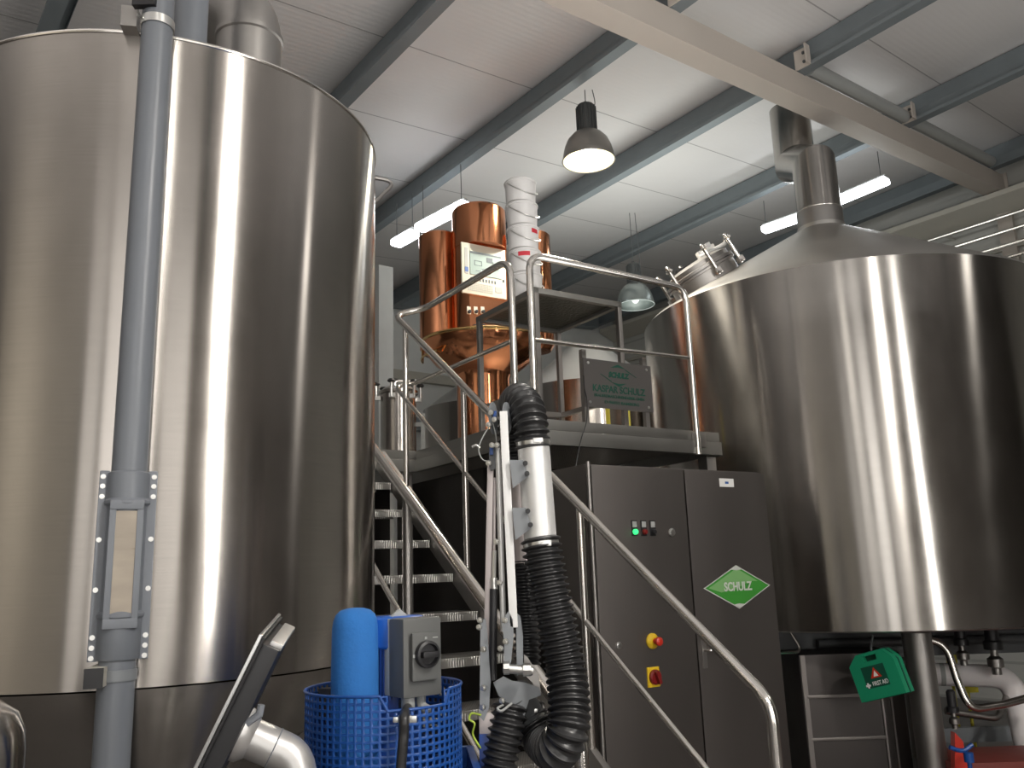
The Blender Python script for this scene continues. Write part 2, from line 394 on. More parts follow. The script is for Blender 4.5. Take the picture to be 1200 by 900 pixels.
for b2, lab in ((.63, 'short stretch of grey purlin seen above the left tank rim'),
                (2.66, 'grey steel purlin nearest the left tank, its end hidden behind the tank top'),
                (4.15, 'grey steel purlin that carries the lit bell pendant lamp'),
                (5.82, 'grey steel purlin passing behind the white bucket stack and under the beige beam'),
                (7.80, 'grey steel purlin passing behind the bent steel flue'),
                (10.05, 'grey steel purlin lying along the top of the right wall')):
    purlin(b2, lab)
# ---- rafter: beige beam along U2 under the purlins, with cleats
ra, rb = PC(600, -85), PC(1172, 203)
rd = V((rb.x-ra.x, rb.y-ra.y, 0)).normalized(); rs = V((rd.y, -rd.x, 0))
ra = ra - rd*.8; rb = rb+rd*.12
def rz(p, dz): return V((p.x, p.y, roofz(p.x, p.y)+dz))
root = thing('roof_beam', 'wide beige painted beam slanting across the upper right under the purlins', 'beam', rz(ra, -.2))
b = MB(); h_ = .21; wd = .17
p = rz(ra, -.005); dv = rz(rb, -.005)-p
b.prism([p, p+Z*-h_, p+Z*-h_-rs*-.0 - rs*wd, p-rs*wd], dv); b.build('beam_body', BEIGE, root)
b = MB(); b.prism([rz(ra, -h_-.006)+rs*.01, rz(ra, -h_-.024)+rs*.01, rz(ra, -h_-.024)-rs*(wd+.01), rz(ra, -h_-.006)-rs*(wd+.01)], dv); b.build('flange', BEIGE, root)
for b2 in (2.66, 4.15, 5.82, 7.80, 10.05):
    # cleat where this purlin crosses
    t = (b2-ra.dot(B2))/rd.dot(B2); q = ra+rd*t
    if b2 < 10:
        b = MB(); c = rz(q+rs*.05-rd*.012, .09); b.box(c, (.13, .012, .17), (rs, rd, Z)); b.box(c+rs*.065-rd*.03, (.012, .07, .17), (rs, rd, Z))
        b.build('cleat', BEIGE, root)
        b = MB()
        for s in (-.04, .04): bolt(b, c+rs*.02+Z*s-rd*.008, -rd, .01, .012)
        b.build('cleat_bolt', PAINTD, root)
b = MB(); q = rz(rb-rd*.02, -h_/2-.03); b.box(q-rs*(wd/2), (.24, .02, .3), (rs, rd, Z)); b.build('end_plate', BEIGE, root)
b = MB()
for s in (-.1, .02):
    c = rz(rb-rd*.05, -h_-.08)-rs*(wd/2+s); b.box(c, (.08, .02, .12), (rs, rd, Z), .006); bolt(b, c-rd*.01, -rd, .016, .02)
b.build('bolt_plate', BEIGE, root)
for lo, hi, lab in ((5.82, 7.80, 'rounded grey filler strip above the beige beam, the longer left one'), (7.80, 10.05, 'rounded grey filler strip above the beige beam, next to the right wall')):
    t0 = (lo+.16-ra.dot(B2))/rd.dot(B2); t1 = (hi-.03-ra.dot(B2))/rd.dot(B2)
    b = MB(); b.tube([rz(ra+rd*t0+rs*.02, .07), rz(ra+rd*t1+rs*.02, .07)], .06, 16)
    tag(b.build('filler_strip', LGREY), lab, 'filler strip')
# ---- end column below the beam and eaves cladding on the right wall
q = rb+rd*.13-rs*.08
b = MB(); b.box(V((q.x, q.y, 2.85)), (.16, .2, 5.7), (rs, rd, Z)); struct(b.build('trim_1', BEIGE))
b = MB(); b.prism([BB(10.54, -4.1, 5.55), BB(10.2, -4.1, 5.68), BB(10.2, -4.1, 5.74), BB(10.56, -4.1, 5.72)], B1*(WB1+4.0)); struct(b.build('trim_2', CREAM))
b = MB(); b.box(BB(10.53, 3.2, 5.15), (.06, WB1+4, .05), (B2, B1, Z)); struct(b.build('trim_3', CREAM))
# back wall: white pilaster, dark rafter, cream strips
q = P(449, 400, 9.6)
b = MB(); b.box(V((q.x, q.y, 2.6)), (.19, .14, 5.16), (B2, B1, Z)); struct(b.build('trim_4', WALLW))
b = MB(); b.prism([BB(-4, WB1-.12, 4.75), BB(-4, WB1-.12, 4.95), BB(-4, WB1-.3, 4.95), BB(-4, WB1-.3, 4.75)], BB(10, WB1, 5.7)-BB(-4, WB1, 4.75)); struct(b.build('trim_5', GALV))
b = MB(); b.box(BB(3, WB1-.1, 4.45), (14, .1, .14), (B2, B1, Z)); struct(b.build('trim_6', CREAM))
b = MB(); b.box(BB(3, WB1-.12, 3.75), (14, .14, .2), (B2, B1, Z)); struct(b.build('trim_7', GALV))
# four thin pipes on the right wall
for i, (pa, pb, lab) in enumerate((((1098, 283), (1200, 246), 'uppermost of the thin steel pipes running along the right wall'),
                                   ((1132, 288), (1200, 264), 'second thin steel pipe from the top on the right wall'),
                                   ((1156, 296), (1200, 281), 'third thin steel pipe from the top on the right wall'),
                                   ((1180, 302), (1200, 296), 'lowest thin steel pipe on the right wall, just above the kettle rim'))):
    r1 = ray(*pb); n_ = 10.30; s = EYE+r1*(n_/r1.dot(B2))
    b = MB(); b.tube([s-B1*1.5+Z*0, s+B1*4.5], .022, 10)
    for k in (-.8, .9, 2.6): b.box(s+B1*k+B2*.12, (.24, .03, .03), (B2, B1, Z))
    tag(b.build('wall_pipe', TUBE), lab, 'pipe', 'thin pipes along the right wall')
# ================================================================== LEFT TANK
TC = V((-1.134, 2.715, 0)); TR = .68; TZ0, TZ1 = 1.366, 3.06
root = thing('brewing_tank', 'tall brushed stainless steel tank filling the left of the photo', 'tank', TC)
b = MB(); b.lathe(TC, [(TR, TZ0+.004), (TR, TZ1), (TR-.006, TZ1), (TR-.006, TZ1-.1)], 128); b.build('shell', STEEL, root)
b = MB(); b.torus(TC+Z*TZ1, TR-.003, .007, seg=128); b.build('rim', TUBE, root)
b = MB(); b.lathe(TC, [(TR-.004, TZ1-.03), (.3, TZ1+.02), (0, TZ1+.06)], 96); b.build('lid', CONEM, root)
b = MB(); b.lathe(TC, [(TR-.001, TZ0), (TR-.02, TZ0-.05), (.12, .62), (.12, .5), (0, .5)], 128); b.build('cone_bottom', STEELD, root)
for k in range(3):
    a = math.radians(100+120*k); d = V((math.cos(a), math.sin(a), 0))
    b = MB(); b.tube([TC+d*.52+Z*1.22, TC+d*.58], .045, 16); b.lathe(TC+d*.58, [(0, 0), (.08, 0), (.08, .012), (0, .012)], 20); b.build('leg', SATIN, root)
q = P(388, 100, 3.03); q = TC+(V((q.x, q.y, 0))-TC).normalized()*(TR-.06)+Z*(TZ1-.02)
b = MB(); b.lathe(q, [(0, 0), (.018, 0), (.018, .05), (.032, .055), (.034, .075), (.02, .085), (0, .085)], 14); b.build('valve_knob', BLACK, root)
b = MB(); b.lathe(q+Z*.085, [(0, 0), (.012, 0), (.012, .012), (0, .014)], 12); b.tube([q+Z*.07+V((.03, 0, 0)), q+Z*.085+V((.045, 0, 0))], .006, 8); b.build('knob_cap', ZINC, root)
# ladder handle at the tank's far side
h0, h1, h2 = P(432, 207, 3.0), P(464, 213, 3.05), P(430, 246, 2.95)
b = MB(); b.tube(fillet([h0, h1, h2], .03), .0075, 10); b.build('handle', SATIN, root)
# nozzle and big elbow duct
q = P(292, 58, 2.62); dc = V((q.x, q.y, TZ1-.03)); nz_ = P(297, 30, 2.55).z-dc.z
root2 = thing('duct_elbow', 'large stainless elbow duct rising from the top of the left tank', 'duct', dc)
b = MB(); b.lathe(dc, [(.108, 0), (.108, nz_-.02), (.114, nz_-.015), (.114, nz_), (.104, nz_)], 40); b.build('nozzle', SATIN, root2)
b = MB(); el = [dc+Z*(nz_-.005)]
ed_ = V((-.8, .6, 0)).normalized()
for k in range(9):
    a = math.pi/2*k/8; el.append(dc+Z*(nz_+.14*math.sin(a))+ed_*(.14*(1-math.cos(a))))
el.append(el[-1]+ed_*.3); b.tube(el, .105, 36); b.build('elbow', SATIN, root2)
b = MB(); s_ = dc+Z*(nz_+.16)+V((-.03, -.1, 0)); b.torus(s_, .03, .006, (V((1, 0, 0)), Z, V((0, -1, 0))), 20, 8); b.build('cable_loop', PVCD, root2)
# grey pipe behind the rim
q = P(224, 20, 2.36)
b = MB(); b.tube([V((q.x, q.y, TZ1-.03)), V((q.x, q.y, 5.0))], .050, 28); tag(b.build('grey_riser_pipe', PVC), 'second grey plastic pipe, rising from the lid of the left tank', 'pipe')
# ---- malt pipe in front of the left tank
q = P(157, 468, 2.02); MP = V((q.x, q.y, 0)); NRM = (EYE-q); NRM.z = 0; NRM.normalize(); TAN = V((-NRM.y, NRM.x, 0)); PR = .0405
def mpz(y): return P(157, y, MP.y).z
root = thing('malt_pipe', 'long grey plastic pipe with sight window strapped upright to the left tank', 'pipe', MP)
zt, zb = mpz(553), mpz(772)
b = MB(); b.tube([MP+Z*.02, MP+Z*(zb+.02)], PR-.001, 32); b.build('lower_pipe', PVC, root)
b = MB(); b.tube([MP+Z*(zt-.02), MP+Z*4.85], PR-.001, 32); b.build('upper_pipe', PVC, root)
sv = thing('window_section', '', '', MP+Z*zb); del sv['label'], sv['category']
sv.parent = root; sv.location = V((0, 0, zb))
b = MB()
prof = [(PR+.004, zb), (PR+.006, zb+.003), (PR+.006, zb+.088), (PR+.010, zb+.093), (PR+.010, zb+.10), (PR+.003, zb+.106), (PR+.003, zt-.082), (PR+.010, zt-.076), (PR+.010, zt-.069), (PR+.006, zt-.064), (PR+.006, zt-.004), (PR, zt)]
b.lathe(MP, prof, 40)
b.build('sleeve', PVC, sv)
for s in (-1, 1):
    b = MB(); b.box(MP+TAN*(s*.052)+Z*((zb+zt)/2), (.022, .012, zt-zb+.005), (TAN, NRM, Z), .004); b.build('side_flange', PVC, sv)
    for yy in (559, 570, 582, 632, 690, 745, 757, 769):
        b = MB(); bolt(b, MP+TAN*(s*.055)+NRM*.006+Z*mpz(yy), NRM, .004, .005); b.build('flange_bolt', ZINC, sv)
wz0, wz1 = mpz(722), mpz(600)
b = MB(); fz = (wz0+wz1)/2; fh = wz1-wz0
fc = MP+NRM*.034
for s in (-1, 1):
    b.box(fc+TAN*(s*.029)+Z*fz, (.014, .026, fh+.05), (TAN, NRM, Z), .003)
b.box(fc+Z*(wz0-.014), (.072, .030, .022), (TAN, NRM, Z), .003); b.box(fc+Z*(wz1+.014), (.072, .030, .022), (TAN, NRM, Z), .003)
b.build('window_frame', PVC, sv)
b = MB(); b.box(MP+NRM*.041+Z*fz, (.046, .006, fh), (TAN, NRM, Z)); b.build('sight_window', GRAIN, sv)
for zz, side in ((mpz(31), 1), (mpz(790), 0)):
    b = MB(); b.lathe(MP+Z*(zz-.012), [(PR, 0), (PR+.0025, 0), (PR+.0025, .024), (PR, .024)], 36); b.tube([MP-TAN*(PR*.2)+NRM*(PR+.002)+Z*zz*1 if 0 else MP-TAN*.036+NRM*.022+Z*zz, MP-TAN*.05+NRM*.03+Z*zz], .004, 8); b.build('hose_clamp', ZINC if side else PAINTG, root)
# brackets welded to the tank carrying the pipe
dT = (TC-MP).normalized()
q = P(110, 795, MP.y-.085); bz = q.z; bc = V((q.x, q.y, bz))
dB = V((TC.x-bc.x, TC.y-bc.y, 0)).normalized(); tb = V((-dB.y, dB.x, 0))
br = MB(); br.box(bc+dB*.09, (.037, .19, .04), (tb, dB, Z)); o = br.build('bracket', CREAM, root)
br = MB(); br.box(bc-dB*.0055, (.039, .003, .042), (tb, dB, Z)); br.build('end_cap', BLACK, o)
q = P(152, 30, 2.02); bc = q; dB = V((TC.x-bc.x, TC.y-bc.y, 0)).normalized(); tb = V((-dB.y, dB.x, 0))
br = MB(); br.box(bc+dB*.06+Z*.02, (.04, .15, .06), (tb, dB, Z)); br.build('bracket', SATIN, root)
br = MB(); br.box(P(170, 2, 1.98), (.06, .02, .03)); br.build('pipe_clip', BLACK, root)
# ================================================================== SMALL VESSEL bottom left
q = P(-62, 870, 1.52); c0 = V((q.x, q.y, 0)); zt_ = P(-30, 818, 1.52).z
root = thing('stainless_keg', 'round shouldered stainless vessel cut off by the lower left corner', 'vessel', c0)
R_ = .118
b = MB(); b.lathe(c0, [(0, .0), (R_, .0), (R_, zt_-.09), (R_*.97, zt_-.06), (R_*.86, zt_-.03), (R_*.6, zt_-.008), (R_*.3, zt_), (0, zt_)], 64); b.build('body', STEEL, root)
# ================================================================== STAIRS
NR, NL = 2.27, 1.45                      # lateral positions of the two handrails
DZ = 2.37; RISE = .19; GO = .264; F0 = 5.21
sl = math.atan2(RISE, GO)
root = thing('staircase', 'open tread stainless staircase climbing to the platform behind the left tank', 'stairs', AA((NR+NL)/2, 2.2, 0))
def strz(m): return DZ - (F0-m)*RISE/GO
sd = (A1*math.cos(sl)+Z*math.sin(sl)); sn = (Z*math.cos(sl)-A1*math.sin(sl))
for n_ in (NR, NL):
    b = MB(); m0, m1 = 2.05, 5.16
    p0 = AA(n_, m0, strz(m0)+.02); p1 = AA(n_, m1, strz(m1)+.02); L = (p1-p0).length
    b.box((p0+p1)/2, (.035, L, .13), (A2, sd, sn), .006); b.build('stringer', SATIN, root)
for k in range(1, 12):
    m = F0-GO*k; z = DZ-RISE*k; c = (NR+NL)/2
    b = MB(); w = NR-NL-.045
    b.box(AA(c, m+.115, z-.006), (w, .235, .012), (A2, A1, Z), .002)
    b.box(AA(c, m+.004, z-.022), (w, .008, .042), (A2, A1, Z), .002); b.box(AA(c, m+.228, z-.02), (w, .006, .036), (A2, A1, Z))
    b.build('tread', PLATE, root)
# handrail on the platform side of the stairs, running on along the platform
top = [PN(462, 369, NR), PN(575, 484, NR), PN(640, 550, NR), PN(780, 700, NR), PN(903, 823, NR)]
RS = top[0]; RE = top[-1]
rz_ = lambda m: RS.z + (m-RS.dot(A1))*(RE.z-RS.z)/(RE.dot(A1)-RS.dot(A1))
def onR(px, py): return PN(px, py, NR)
root = thing('stair_handrail', 'stainless tube handrail on the right side of the stairs, in front of the cabinet', 'handrail', V((RE.x, RE.y, 0)))
PE1 = P(598, 303, 4.60)                  # bend over the near corner of the platform
PEm = P(497, 362, 5.45)
PE1b = V((PE1.x, PE1.y, DZ+.02))
b = MB(); b.tube(fillet([PE1b, PE1, PEm, RS, RE, V((RE.x, RE.y, .0))], .13, 10), .0205, 18); b.build('top_rail', TUBE, root)
k1 = onR(463, 452); k2 = onR(690, 732); kd = (k2-k1)
K0 = P(599, 400, 4.60); Km = P(487, 449, 5.42)
kend = k1+kd*((RE.dot(A1)-k1.dot(A1))/kd.dot(A1))
b = MB(); b.tube(fillet([K0, Km, k1, kend], .08, 8), .0135, 14); b.build('knee_rail', TUBE, root)
for (px, ya) in ((475, 384), (543, 453), (679, 590)):
    a = onR(px, ya); m = a.dot(A1); zt2 = rz_(m)
    b = MB(); b.tube([AA(NR, m, zt2), AA(NR, m, strz(m)+.02)], .0175 if px < 500 else .017, 14); b.build('post', TUBE, root)
b = MB(); b.lathe(V((RE.x, RE.y, 0)), [(0, 0), (.05, 0), (.05, .01), (.022, .012), (.022, .03)], 20); b.build('foot_plate', TUBE, root)
# handrail on the tank side of the stairs
la, lb = PN(437, 525, NL), PN(648, 815, NL)
ld = lb-la
def onL(m, z0=None): t = (m-la.dot(A1))/ld.dot(A1); return la+ld*t
e0 = onL(5.15); e1 = onL(lb.dot(A1)-.12)
root = thing('near_stair_handrail', 'thick stainless handrail on the left side of the stairs beside the tank', 'handrail', V((e1.x, e1.y, 0)))
b = MB(); b.tube(fillet([V((e0.x, e0.y, DZ)), e0, e1, V((e1.x, e1.y, 0))], .1, 8), .0205, 18); b.build('top_rail', TUBE, root)
ka, kb = PN(437, 662, NL), PN(562, 888, NL)
kd = kb-ka; f = lambda m: ka+kd*((m-ka.dot(A1))/kd.dot(A1))
b = MB(); b.tube([f(5.15), f(e1.dot(A1))], .0125, 14); b.build('knee_rail', TUBE, root)
a = PN(477, 580, NL); m = a.dot(A1); b = MB(); b.tube([onL(m), AA(NL, m, strz(m)+.02)], .0175, 14); b.build('post', SATIN, root)
# ================================================================== PLATFORM
NP = 2.557; MPL = 3.85; NPR = 4.02; MB_ = 7.2
root = thing('platform', 'raised stainless steel working platform on legs behind the cabinet', 'platform', AA(NP, MPL, 0))
b = MB()
poly = [AA(NP, MPL, DZ-.02), AA(NPR, MPL, DZ-.02), AA(NPR, 5.2, DZ-.02), AA(3.6, MB_, DZ-.02), AA(1.0, MB_, DZ-.02), AA(1.0, F0, DZ-.02), AA(NP, F0, DZ-.02)]
b.prism(poly, Z*.02); b.build('deck', PLATE, root)
def edge(p, q, z0, z1, th=.04, name='edge_beam', m=EDGE):
    d = (q-p); L = d.length; d.normalize(); n_ = Z.cross(d)
    b = MB(); b.box(V(((p.x+q.x)/2, (p.y+q.y)/2, (z0+z1)/2)), (L, th, z1-z0), (d, n_, Z), .003); return b.build(name, m, root)
for p, q in ((AA(NP, MPL, 0), AA(NPR, MPL, 0)), (AA(NP, MPL, 0), AA(NP, F0, 0)), (AA(NP, F0, 0), AA(1.0, F0, 0)), (AA(NPR, MPL, 0), AA(NPR, 5.2, 0))):
    edge(p, q, DZ-.085, DZ-.003)
    edge(p+Z*0, q, DZ+.001, DZ+.06, .008, 'toe_board')
for n_, m in ((NPR-.06, MPL+.06), (NP+.06, MPL+.06), (NP-.05, F0+.08), (1.15, F0+.08), (3.5, 6.6), (1.2, 8.4)):
    b = MB(); b.box(AA(n_, m, (DZ-.09)/2), (.08, .08, DZ-.09), (A2, A1, Z), .006); b.build('leg', SATIN, root)
for p, q, lab in ((AA(NP+.12, MPL+.62, 0), AA(NPR-.1, MPL+.62, 0), 'added dark panel standing in for shade under the platform behind the control cabinet'),
                  (AA(NP+.12, MPL+.66, 0), AA(NP+.12, F0+.5, 0), 'added dark panel standing in for shade beside the right edge of the stairs'),
                  (AA(1.25, F0+.62, 0), AA(NP+.08, F0+.62, 0), 'added dark panel for brownish surfaces and shade behind the open stair treads')):
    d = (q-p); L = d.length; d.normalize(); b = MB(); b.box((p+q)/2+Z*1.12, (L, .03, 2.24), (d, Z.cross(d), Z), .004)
    tag(b.build('shadow_panel', SHADOWM), lab, 'panel')  # panels added to keep the space below the deck dark
# guard rail on the platform front
root = thing('platform_guard_rail', 'stainless guard rail with rounded corners on the platform front', 'guard rail', AA(NP+.05, MPL+.01, DZ-.05))
MG = MPL-.02
g0 = PM(621, 300, MG); g1 = PM(800, 332, MG); zt2 = PM(640, 302, MG).z
G0 = PM(623, 380, MG); G1 = PM(810, 430, MG)
n0, n1 = G0.dot(A2), G1.dot(A2)
b = MB(); b.tube(fillet([AA(n0, MG, DZ-.06), AA(n0, MG, zt2), AA(n1, MG, zt2-.02), AA(n1, MG, DZ-.09)], .10, 10), .0205, 18); b.build('top_rail', TUBE, root)
zk = PM(628, 399, MG).z; zk1 = PM(810, 420, MG).z
b = MB(); b.tube([AA(n0, MG, zk), AA(n1, MG, zk1)], .013, 14); b.build('knee_rail', TUBE, root)
b = MB(); b.box(AA(n1+.02, MG, DZ), (.09, .03, .09), (A2, A1, Z), .004); b.build('rail_clamp', SATIN, root)
# ================================================================== MESH TABLE AND BUCKETS
tz = 3.25
tn0 = PZ(627, 341, tz)
TN, TM = tn0.dot(A2), tn0.dot(A1)
lt = PZ(549, 373, tz); rt_ = PZ(724, 358, tz)
TW = (rt_-tn0).dot(A2); TL = (lt-tn0).dot(A1)
root = thing('steel_table', 'tall steel frame table with dark patterned top standing on the platform', 'table', AA(TN+TW/2, TM+TL/2, DZ))
b = MB(); fr = .035
for m in (TM, TM+TL): b.box(AA(TN+TW/2, m, tz-fr/2+.02), (TW+fr, fr, fr), (A2, A1, Z), .003)
for n_ in (TN, TN+TW): b.box(AA(n_, TM+TL/2, tz-fr/2+.02), (fr, TL+fr, fr), (A2, A1, Z), .003)
b.build('top_frame', EDGE, root)
b = MB(); b.box(AA(TN+TW/2, TM+TL/2, tz+.012), (TW, TL, .006), (A2, A1, Z)); b.build('table_top', MESHM, root)
for n_ in (TN, TN+TW):
    for m in (TM, TM+TL):
        b = MB(); b.box(AA(n_, m, (tz+DZ)/2), (.032, .032, tz-DZ-.004), (A2, A1, Z), .003); b.build('leg', SATIN, root)
b = MB(); b.box(AA(TN+TW/2, TM+TL, DZ+.28), (TW, .03, .03), (A2, A1, Z)); b.box(AA(TN, TM+TL/2, DZ+.28), (.03, TL, .03), (A2, A1, Z))
b.box(AA(TN+TW, TM+TL/2, DZ+.28), (.03, TL, .03), (A2, A1, Z)); b.build('cross_bar', SATIN, root)
# buckets: built once, copied
bc = AA(TN+.15, TM+.15, tz+.016)
r0 = P(635, 400, bc.y); r1 = P(596, 400, bc.y); BR = (r0.x-r1.x)/2*1.02; bx = P(617, 335, bc.y); bc = V((bx.x, bx.y, tz+.0155))
ztop = P(615, 214, bc.y).z; BH = (ztop-bc.z)/5
BUCK = []
blabs = ['white plastic bucket at the bottom of the stack, standing on the table', 'white bucket with wide red label strip on its left front, second from the bottom',
         'white bucket in the middle of the stack with a small red label on the right', 'white bucket with hanging wire handle, second from the top of the stack', 'topmost white bucket of the stack on the steel table']
for i in range(5):
    rr = thing('bucket', blabs[i], 'bucket', bc+Z*(BH*i), 'white buckets stacked on the table')
    rr.location.x += [0, -.004, -.010, -.012, -.016][i]
    if i == 0:
        b = MB(); b.lathe(rr.location, [(0, .003), (BR*.88, .003), (BR*.895, .006), (BR*.955, BH*.86), (BR, BH*.87), (BR*1.01, BH*.93), (BR*.94, BH*.94), (BR*.94, BH*.985), (BR*.90, BH*.99), (BR*.86, BH*.93), (BR*.78, BH*.9), (0, BH*.9)], 40); body = b.build('body', WHITEP, rr)
        hd = MB(); hl = []
        fx = V((math.cos(.9), -math.sin(.9), 0)); sxv = V((fx.y*-1, fx.x, 0))
        for k in range(15):
            a = math.pi*k/14; hl.append(rr.location+Z*(BH*.80-math.sin(a)*BH*.55)+sxv*(math.cos(a)*BR*1.03)+fx*(math.sin(a)*BR*1.05))
        hd.tube(hl, .0035, 8); handle = hd.build('handle', ZINC, rr)
    else:
        for src in (body, handle):
            c = src.copy(); C.objects.link(c); c.parent = rr
    if i in (1, 2):
        b = MB(); a0, a1_ = ((-2.0, -1.25), (-1.0, -.45))[i-1]; cpt = rr.location
        vs_ = [(cpt+V((math.cos(a0+(a1_-a0)*k/8), math.sin(a0+(a1_-a0)*k/8), 0))*(BR*.95+.0012)) for k in range(9)]
        bm = b.bm; lo = [bm.verts.new(p+Z*BH*.62) for p in vs_]; hi = [bm.verts.new(p+Z*BH*.80) for p in vs_]
        for k in range(8): bm.faces.new((lo[k], lo[k+1], hi[k+1], hi[k]))
        o = b.build('label', REDL, rr); o['label'] = 'red label strip'
# ================================================================== SIGN on the platform
MS = MPL+.035
sa, sb, sc_, sd_ = PM(684, 420, MS), PM(763, 429, MS), PM(765, 483, MS), PM(684, 477, MS)
scn = (sa+sb+sc_+sd_)/4; sw = (sb-sa).dot(A2); sh = ((sa.z-sd_.z)+(sb.z-sc_.z))/2
NS = -A1
root = thing('name_plate', 'grey steel sign plate with green SCHULZ emblem below the table', 'sign', scn)
b = MB(); b.box(scn, (sw, .004, sh), (A2, A1, Z)); b.build('plate', SIGNM, root)
def sg(u, v_): return scn + A2*(u*sw) + Z*(v_*sh) + NS*.0035
for u in (-.43, .43):
    for v_ in (-.40, .41): b = MB(); bolt(b, sg(u, v_), NS, .006, .004); b.build('screw', ZINC, root)
text('KASPAR SCHULZ', sh*.20, sg(.0, -.10), A2, Z, TEAL, 'lettering', root, .0006, .0012, 1.02*sw/.42*.42/ .42*.72)
text('BRAUEREIMASCHINENFABRIK GMBH', sh*.085, sg(0, -.245), A2, Z, TEAL, 'lettering', root, .0006, .0004, .95)
text('D-96052 BAMBERG', sh*.085, sg(.03, -.37), A2, Z, TEAL, 'lettering', root, .0006, .0004, 1.3)
text('SCHULZ', sh*.15, sg(0, .21), A2, Z, TEAL, 'emblem_lettering', root, .0006, .0028, .92, .2)
cpt = sg(0, .21); w2, h2 = sw*.27, sh*.235
for sgn in (1, -1):
    b = MB(); T = cpt+Z*h2*sgn
    b.prism([T, T+A2*w2*.42-Z*h2*.36*sgn, T-Z*h2*.26*sgn, T-A2*w2*.42-Z*h2*.36*sgn], NS*.0008)
    E1, E2 = cpt+A2*w2*sgn, T+A2*w2*.40*sgn-Z*h2*.36*sgn
    b.prism([E1, E2, E2-Z*h2*.10*sgn, E1-A2*w2*.05*sgn], NS*.0008)
    E2 = cpt-Z*h2*sgn+A2*w2*.40*sgn+Z*h2*.36*sgn
    b.build('emblem', TEAL, root)
for u in (-.47, .42):
    b = MB(); b.box(AA(scn.dot(A2)+sw*u, MS+.02, (DZ+scn.z)/2+.1), (.03, .03, scn.z-DZ+.2), (A2, A1, Z)); b.build('sign_post', SATIN, root)
# black cable hanging over the platform edge
pts = [PM(684, 440, MS-.01), PM(685, 455, MS-.01), PM(688, 470, MS-.02), PM(687, 495, MPL-.045), PM(681, 515, MPL-.05), PM(675, 545, MPL-.06), PM(672, 565, MPL-.04)]
b = MB(); b.tube(smooth_path(pts, 8), .003, 8); tag(b.build('black_cable', RUBBER), 'thin black cable dangling from the sign down over the platform edge', 'cable')
# ================================================================== CONTROL CABINET
CT = 2.1
cfl = PZ(688, 543, CT); cfr = PZ(893, 553, CT); MC = cfl.dot(A1); CN0 = cfl.dot(A2); CN1 = cfr.dot(A2); CW = CN1-CN0; CD = .42
def cb(u, z, out=0): return AA(CN0+u, MC-out, z)
root = thing('control_cabinet', 'dark stainless two door control cabinet standing in front of the platform', 'cabinet', AA(CN0+CW/2, MC+CD/2, 0))
b = MB(); b.box(AA(CN0+CW/2, MC+CD/2+.012, (CT+.1)/2), (CW, CD-.024, CT-.1), (A2, A1, Z), .004); b.build('body', CABM, root)
b = MB(); b.box(AA(CN0+CW/2, MC+CD/2+.02, .05), (CW-.02, CD-.06, .1), (A2, A1, Z)); b.build('plinth', PAINTD, root)
gx = (PM(799, 549, MC).dot(A2)-CN0)
d1 = MB(); d1.box(cb(gx/2+.006, CT/2+.05, 0), (gx-.018, .022, CT-.12), (A2, A1, Z), .004); D1 = d1.build('door', CABM, root)
d2 = MB(); d2.box(cb(gx+(CW-gx)/2+.002, CT/2+.05, 0), (CW-gx-.008, .022, CT-.12), (A2, A1, Z), .004); D2 = d2.build('door', CABM, root)
b = MB(); b.tube([cb(.0, .12, .006), cb(.0, CT+.008, .006)], .010, 12); b.build('hinge_bar', SATIN, root)
def cm(px, py, out=.012): q = PM(px, py, MC); return q - A1*out
lampset = [(741.5, 622, LEDG, 'green_indicator'), (752.5, 622, REDD, 'red_button'), (763, 622, BLACK, 'black_switch')]
for px, py, m_, nm in lampset:
    q = cm(px, py)
    b = MB(); b.box(q+Z*.012, (.034, .006, .075), (A2, A1, Z)); o = b.build('button_plate', BLACK, D1)
    b = MB(); b.box(q+Z*.03-A1*.003, (.026, .004, .028), (A2, A1, Z)); b.build('button_tag', LGREY, D1)
    b = MB(); b.lathe(q-A1*.003+V((0, 0, -.006)), [(0, 0), (.0135, 0), (.0135, .010), (.010, .016), (0, .017)], 18, perp(-A1)); b.build(nm, m_, D1)
q = cm(785, 624); b = MB(); b.lathe(q, [(0, 0), (.020, 0), (.020, .006), (.012, .008), (.012, .012), (0, .012)], 20, perp(-A1)); b.build('lock', ZINC, D1)
q = cm(723, 756); b = MB(); b.lathe(q, [(0, 0), (.016, 0), (.016, .006), (.009, .008), (.009, .014), (0, .014)], 20, perp(-A1)); b.build('lock', ZINC, D1)
q = cm(762, 751)
b = MB(); b.lathe(q, [(0, 0), (.036, 0), (.036, .008), (.022, .022), (0, .022)], 28, perp(-A1)); o = b.build('stop_collar', YEL, D1)
b = MB(); b.lathe(q-A1*.022, [(.013, 0), (.013, .02), (.020, .022), (.020, .034), (.012, .040), (0, .041)], 24, perp(-A1)); b.build('emergency_button', RED, D1)
q = cm(764, 793)
b = MB(); b.box(q-A2*.004, (.072, .012, .09), (A2, A1, Z), .002); b.build('switch_plate', YEL, D1)
b = MB(); b.lathe(q-A1*.006, [(0, 0), (.034, 0), (.034, .012), (.028, .018), (0, .018)], 28, perp(-A1)); b.box(q-A1*.032, (.018, .022, .064), (A2*.9+Z*.3, A1, Z*.9-A2*.3), .004); b.build('main_switch', REDD, D1)
hq = cm(823, 762)
b = MB(); b.box(hq, (.03, .008, .17), (A2, A1, Z), .003); h0 = b.build('handle_plate', SATIN, D2)
b = MB(); b.tube(fillet([hq, hq-A1*.035+A2*.01, hq-A1*.035+A2*.09], .015), .007, 10); b.build('handle', TUBE, D2)
q = cm(849.5, 566); b = MB(); b.box(q, (.105, .002, .044), (A2, A1, Z)); lb_ = b.build('paper_label', WHITE, D2)
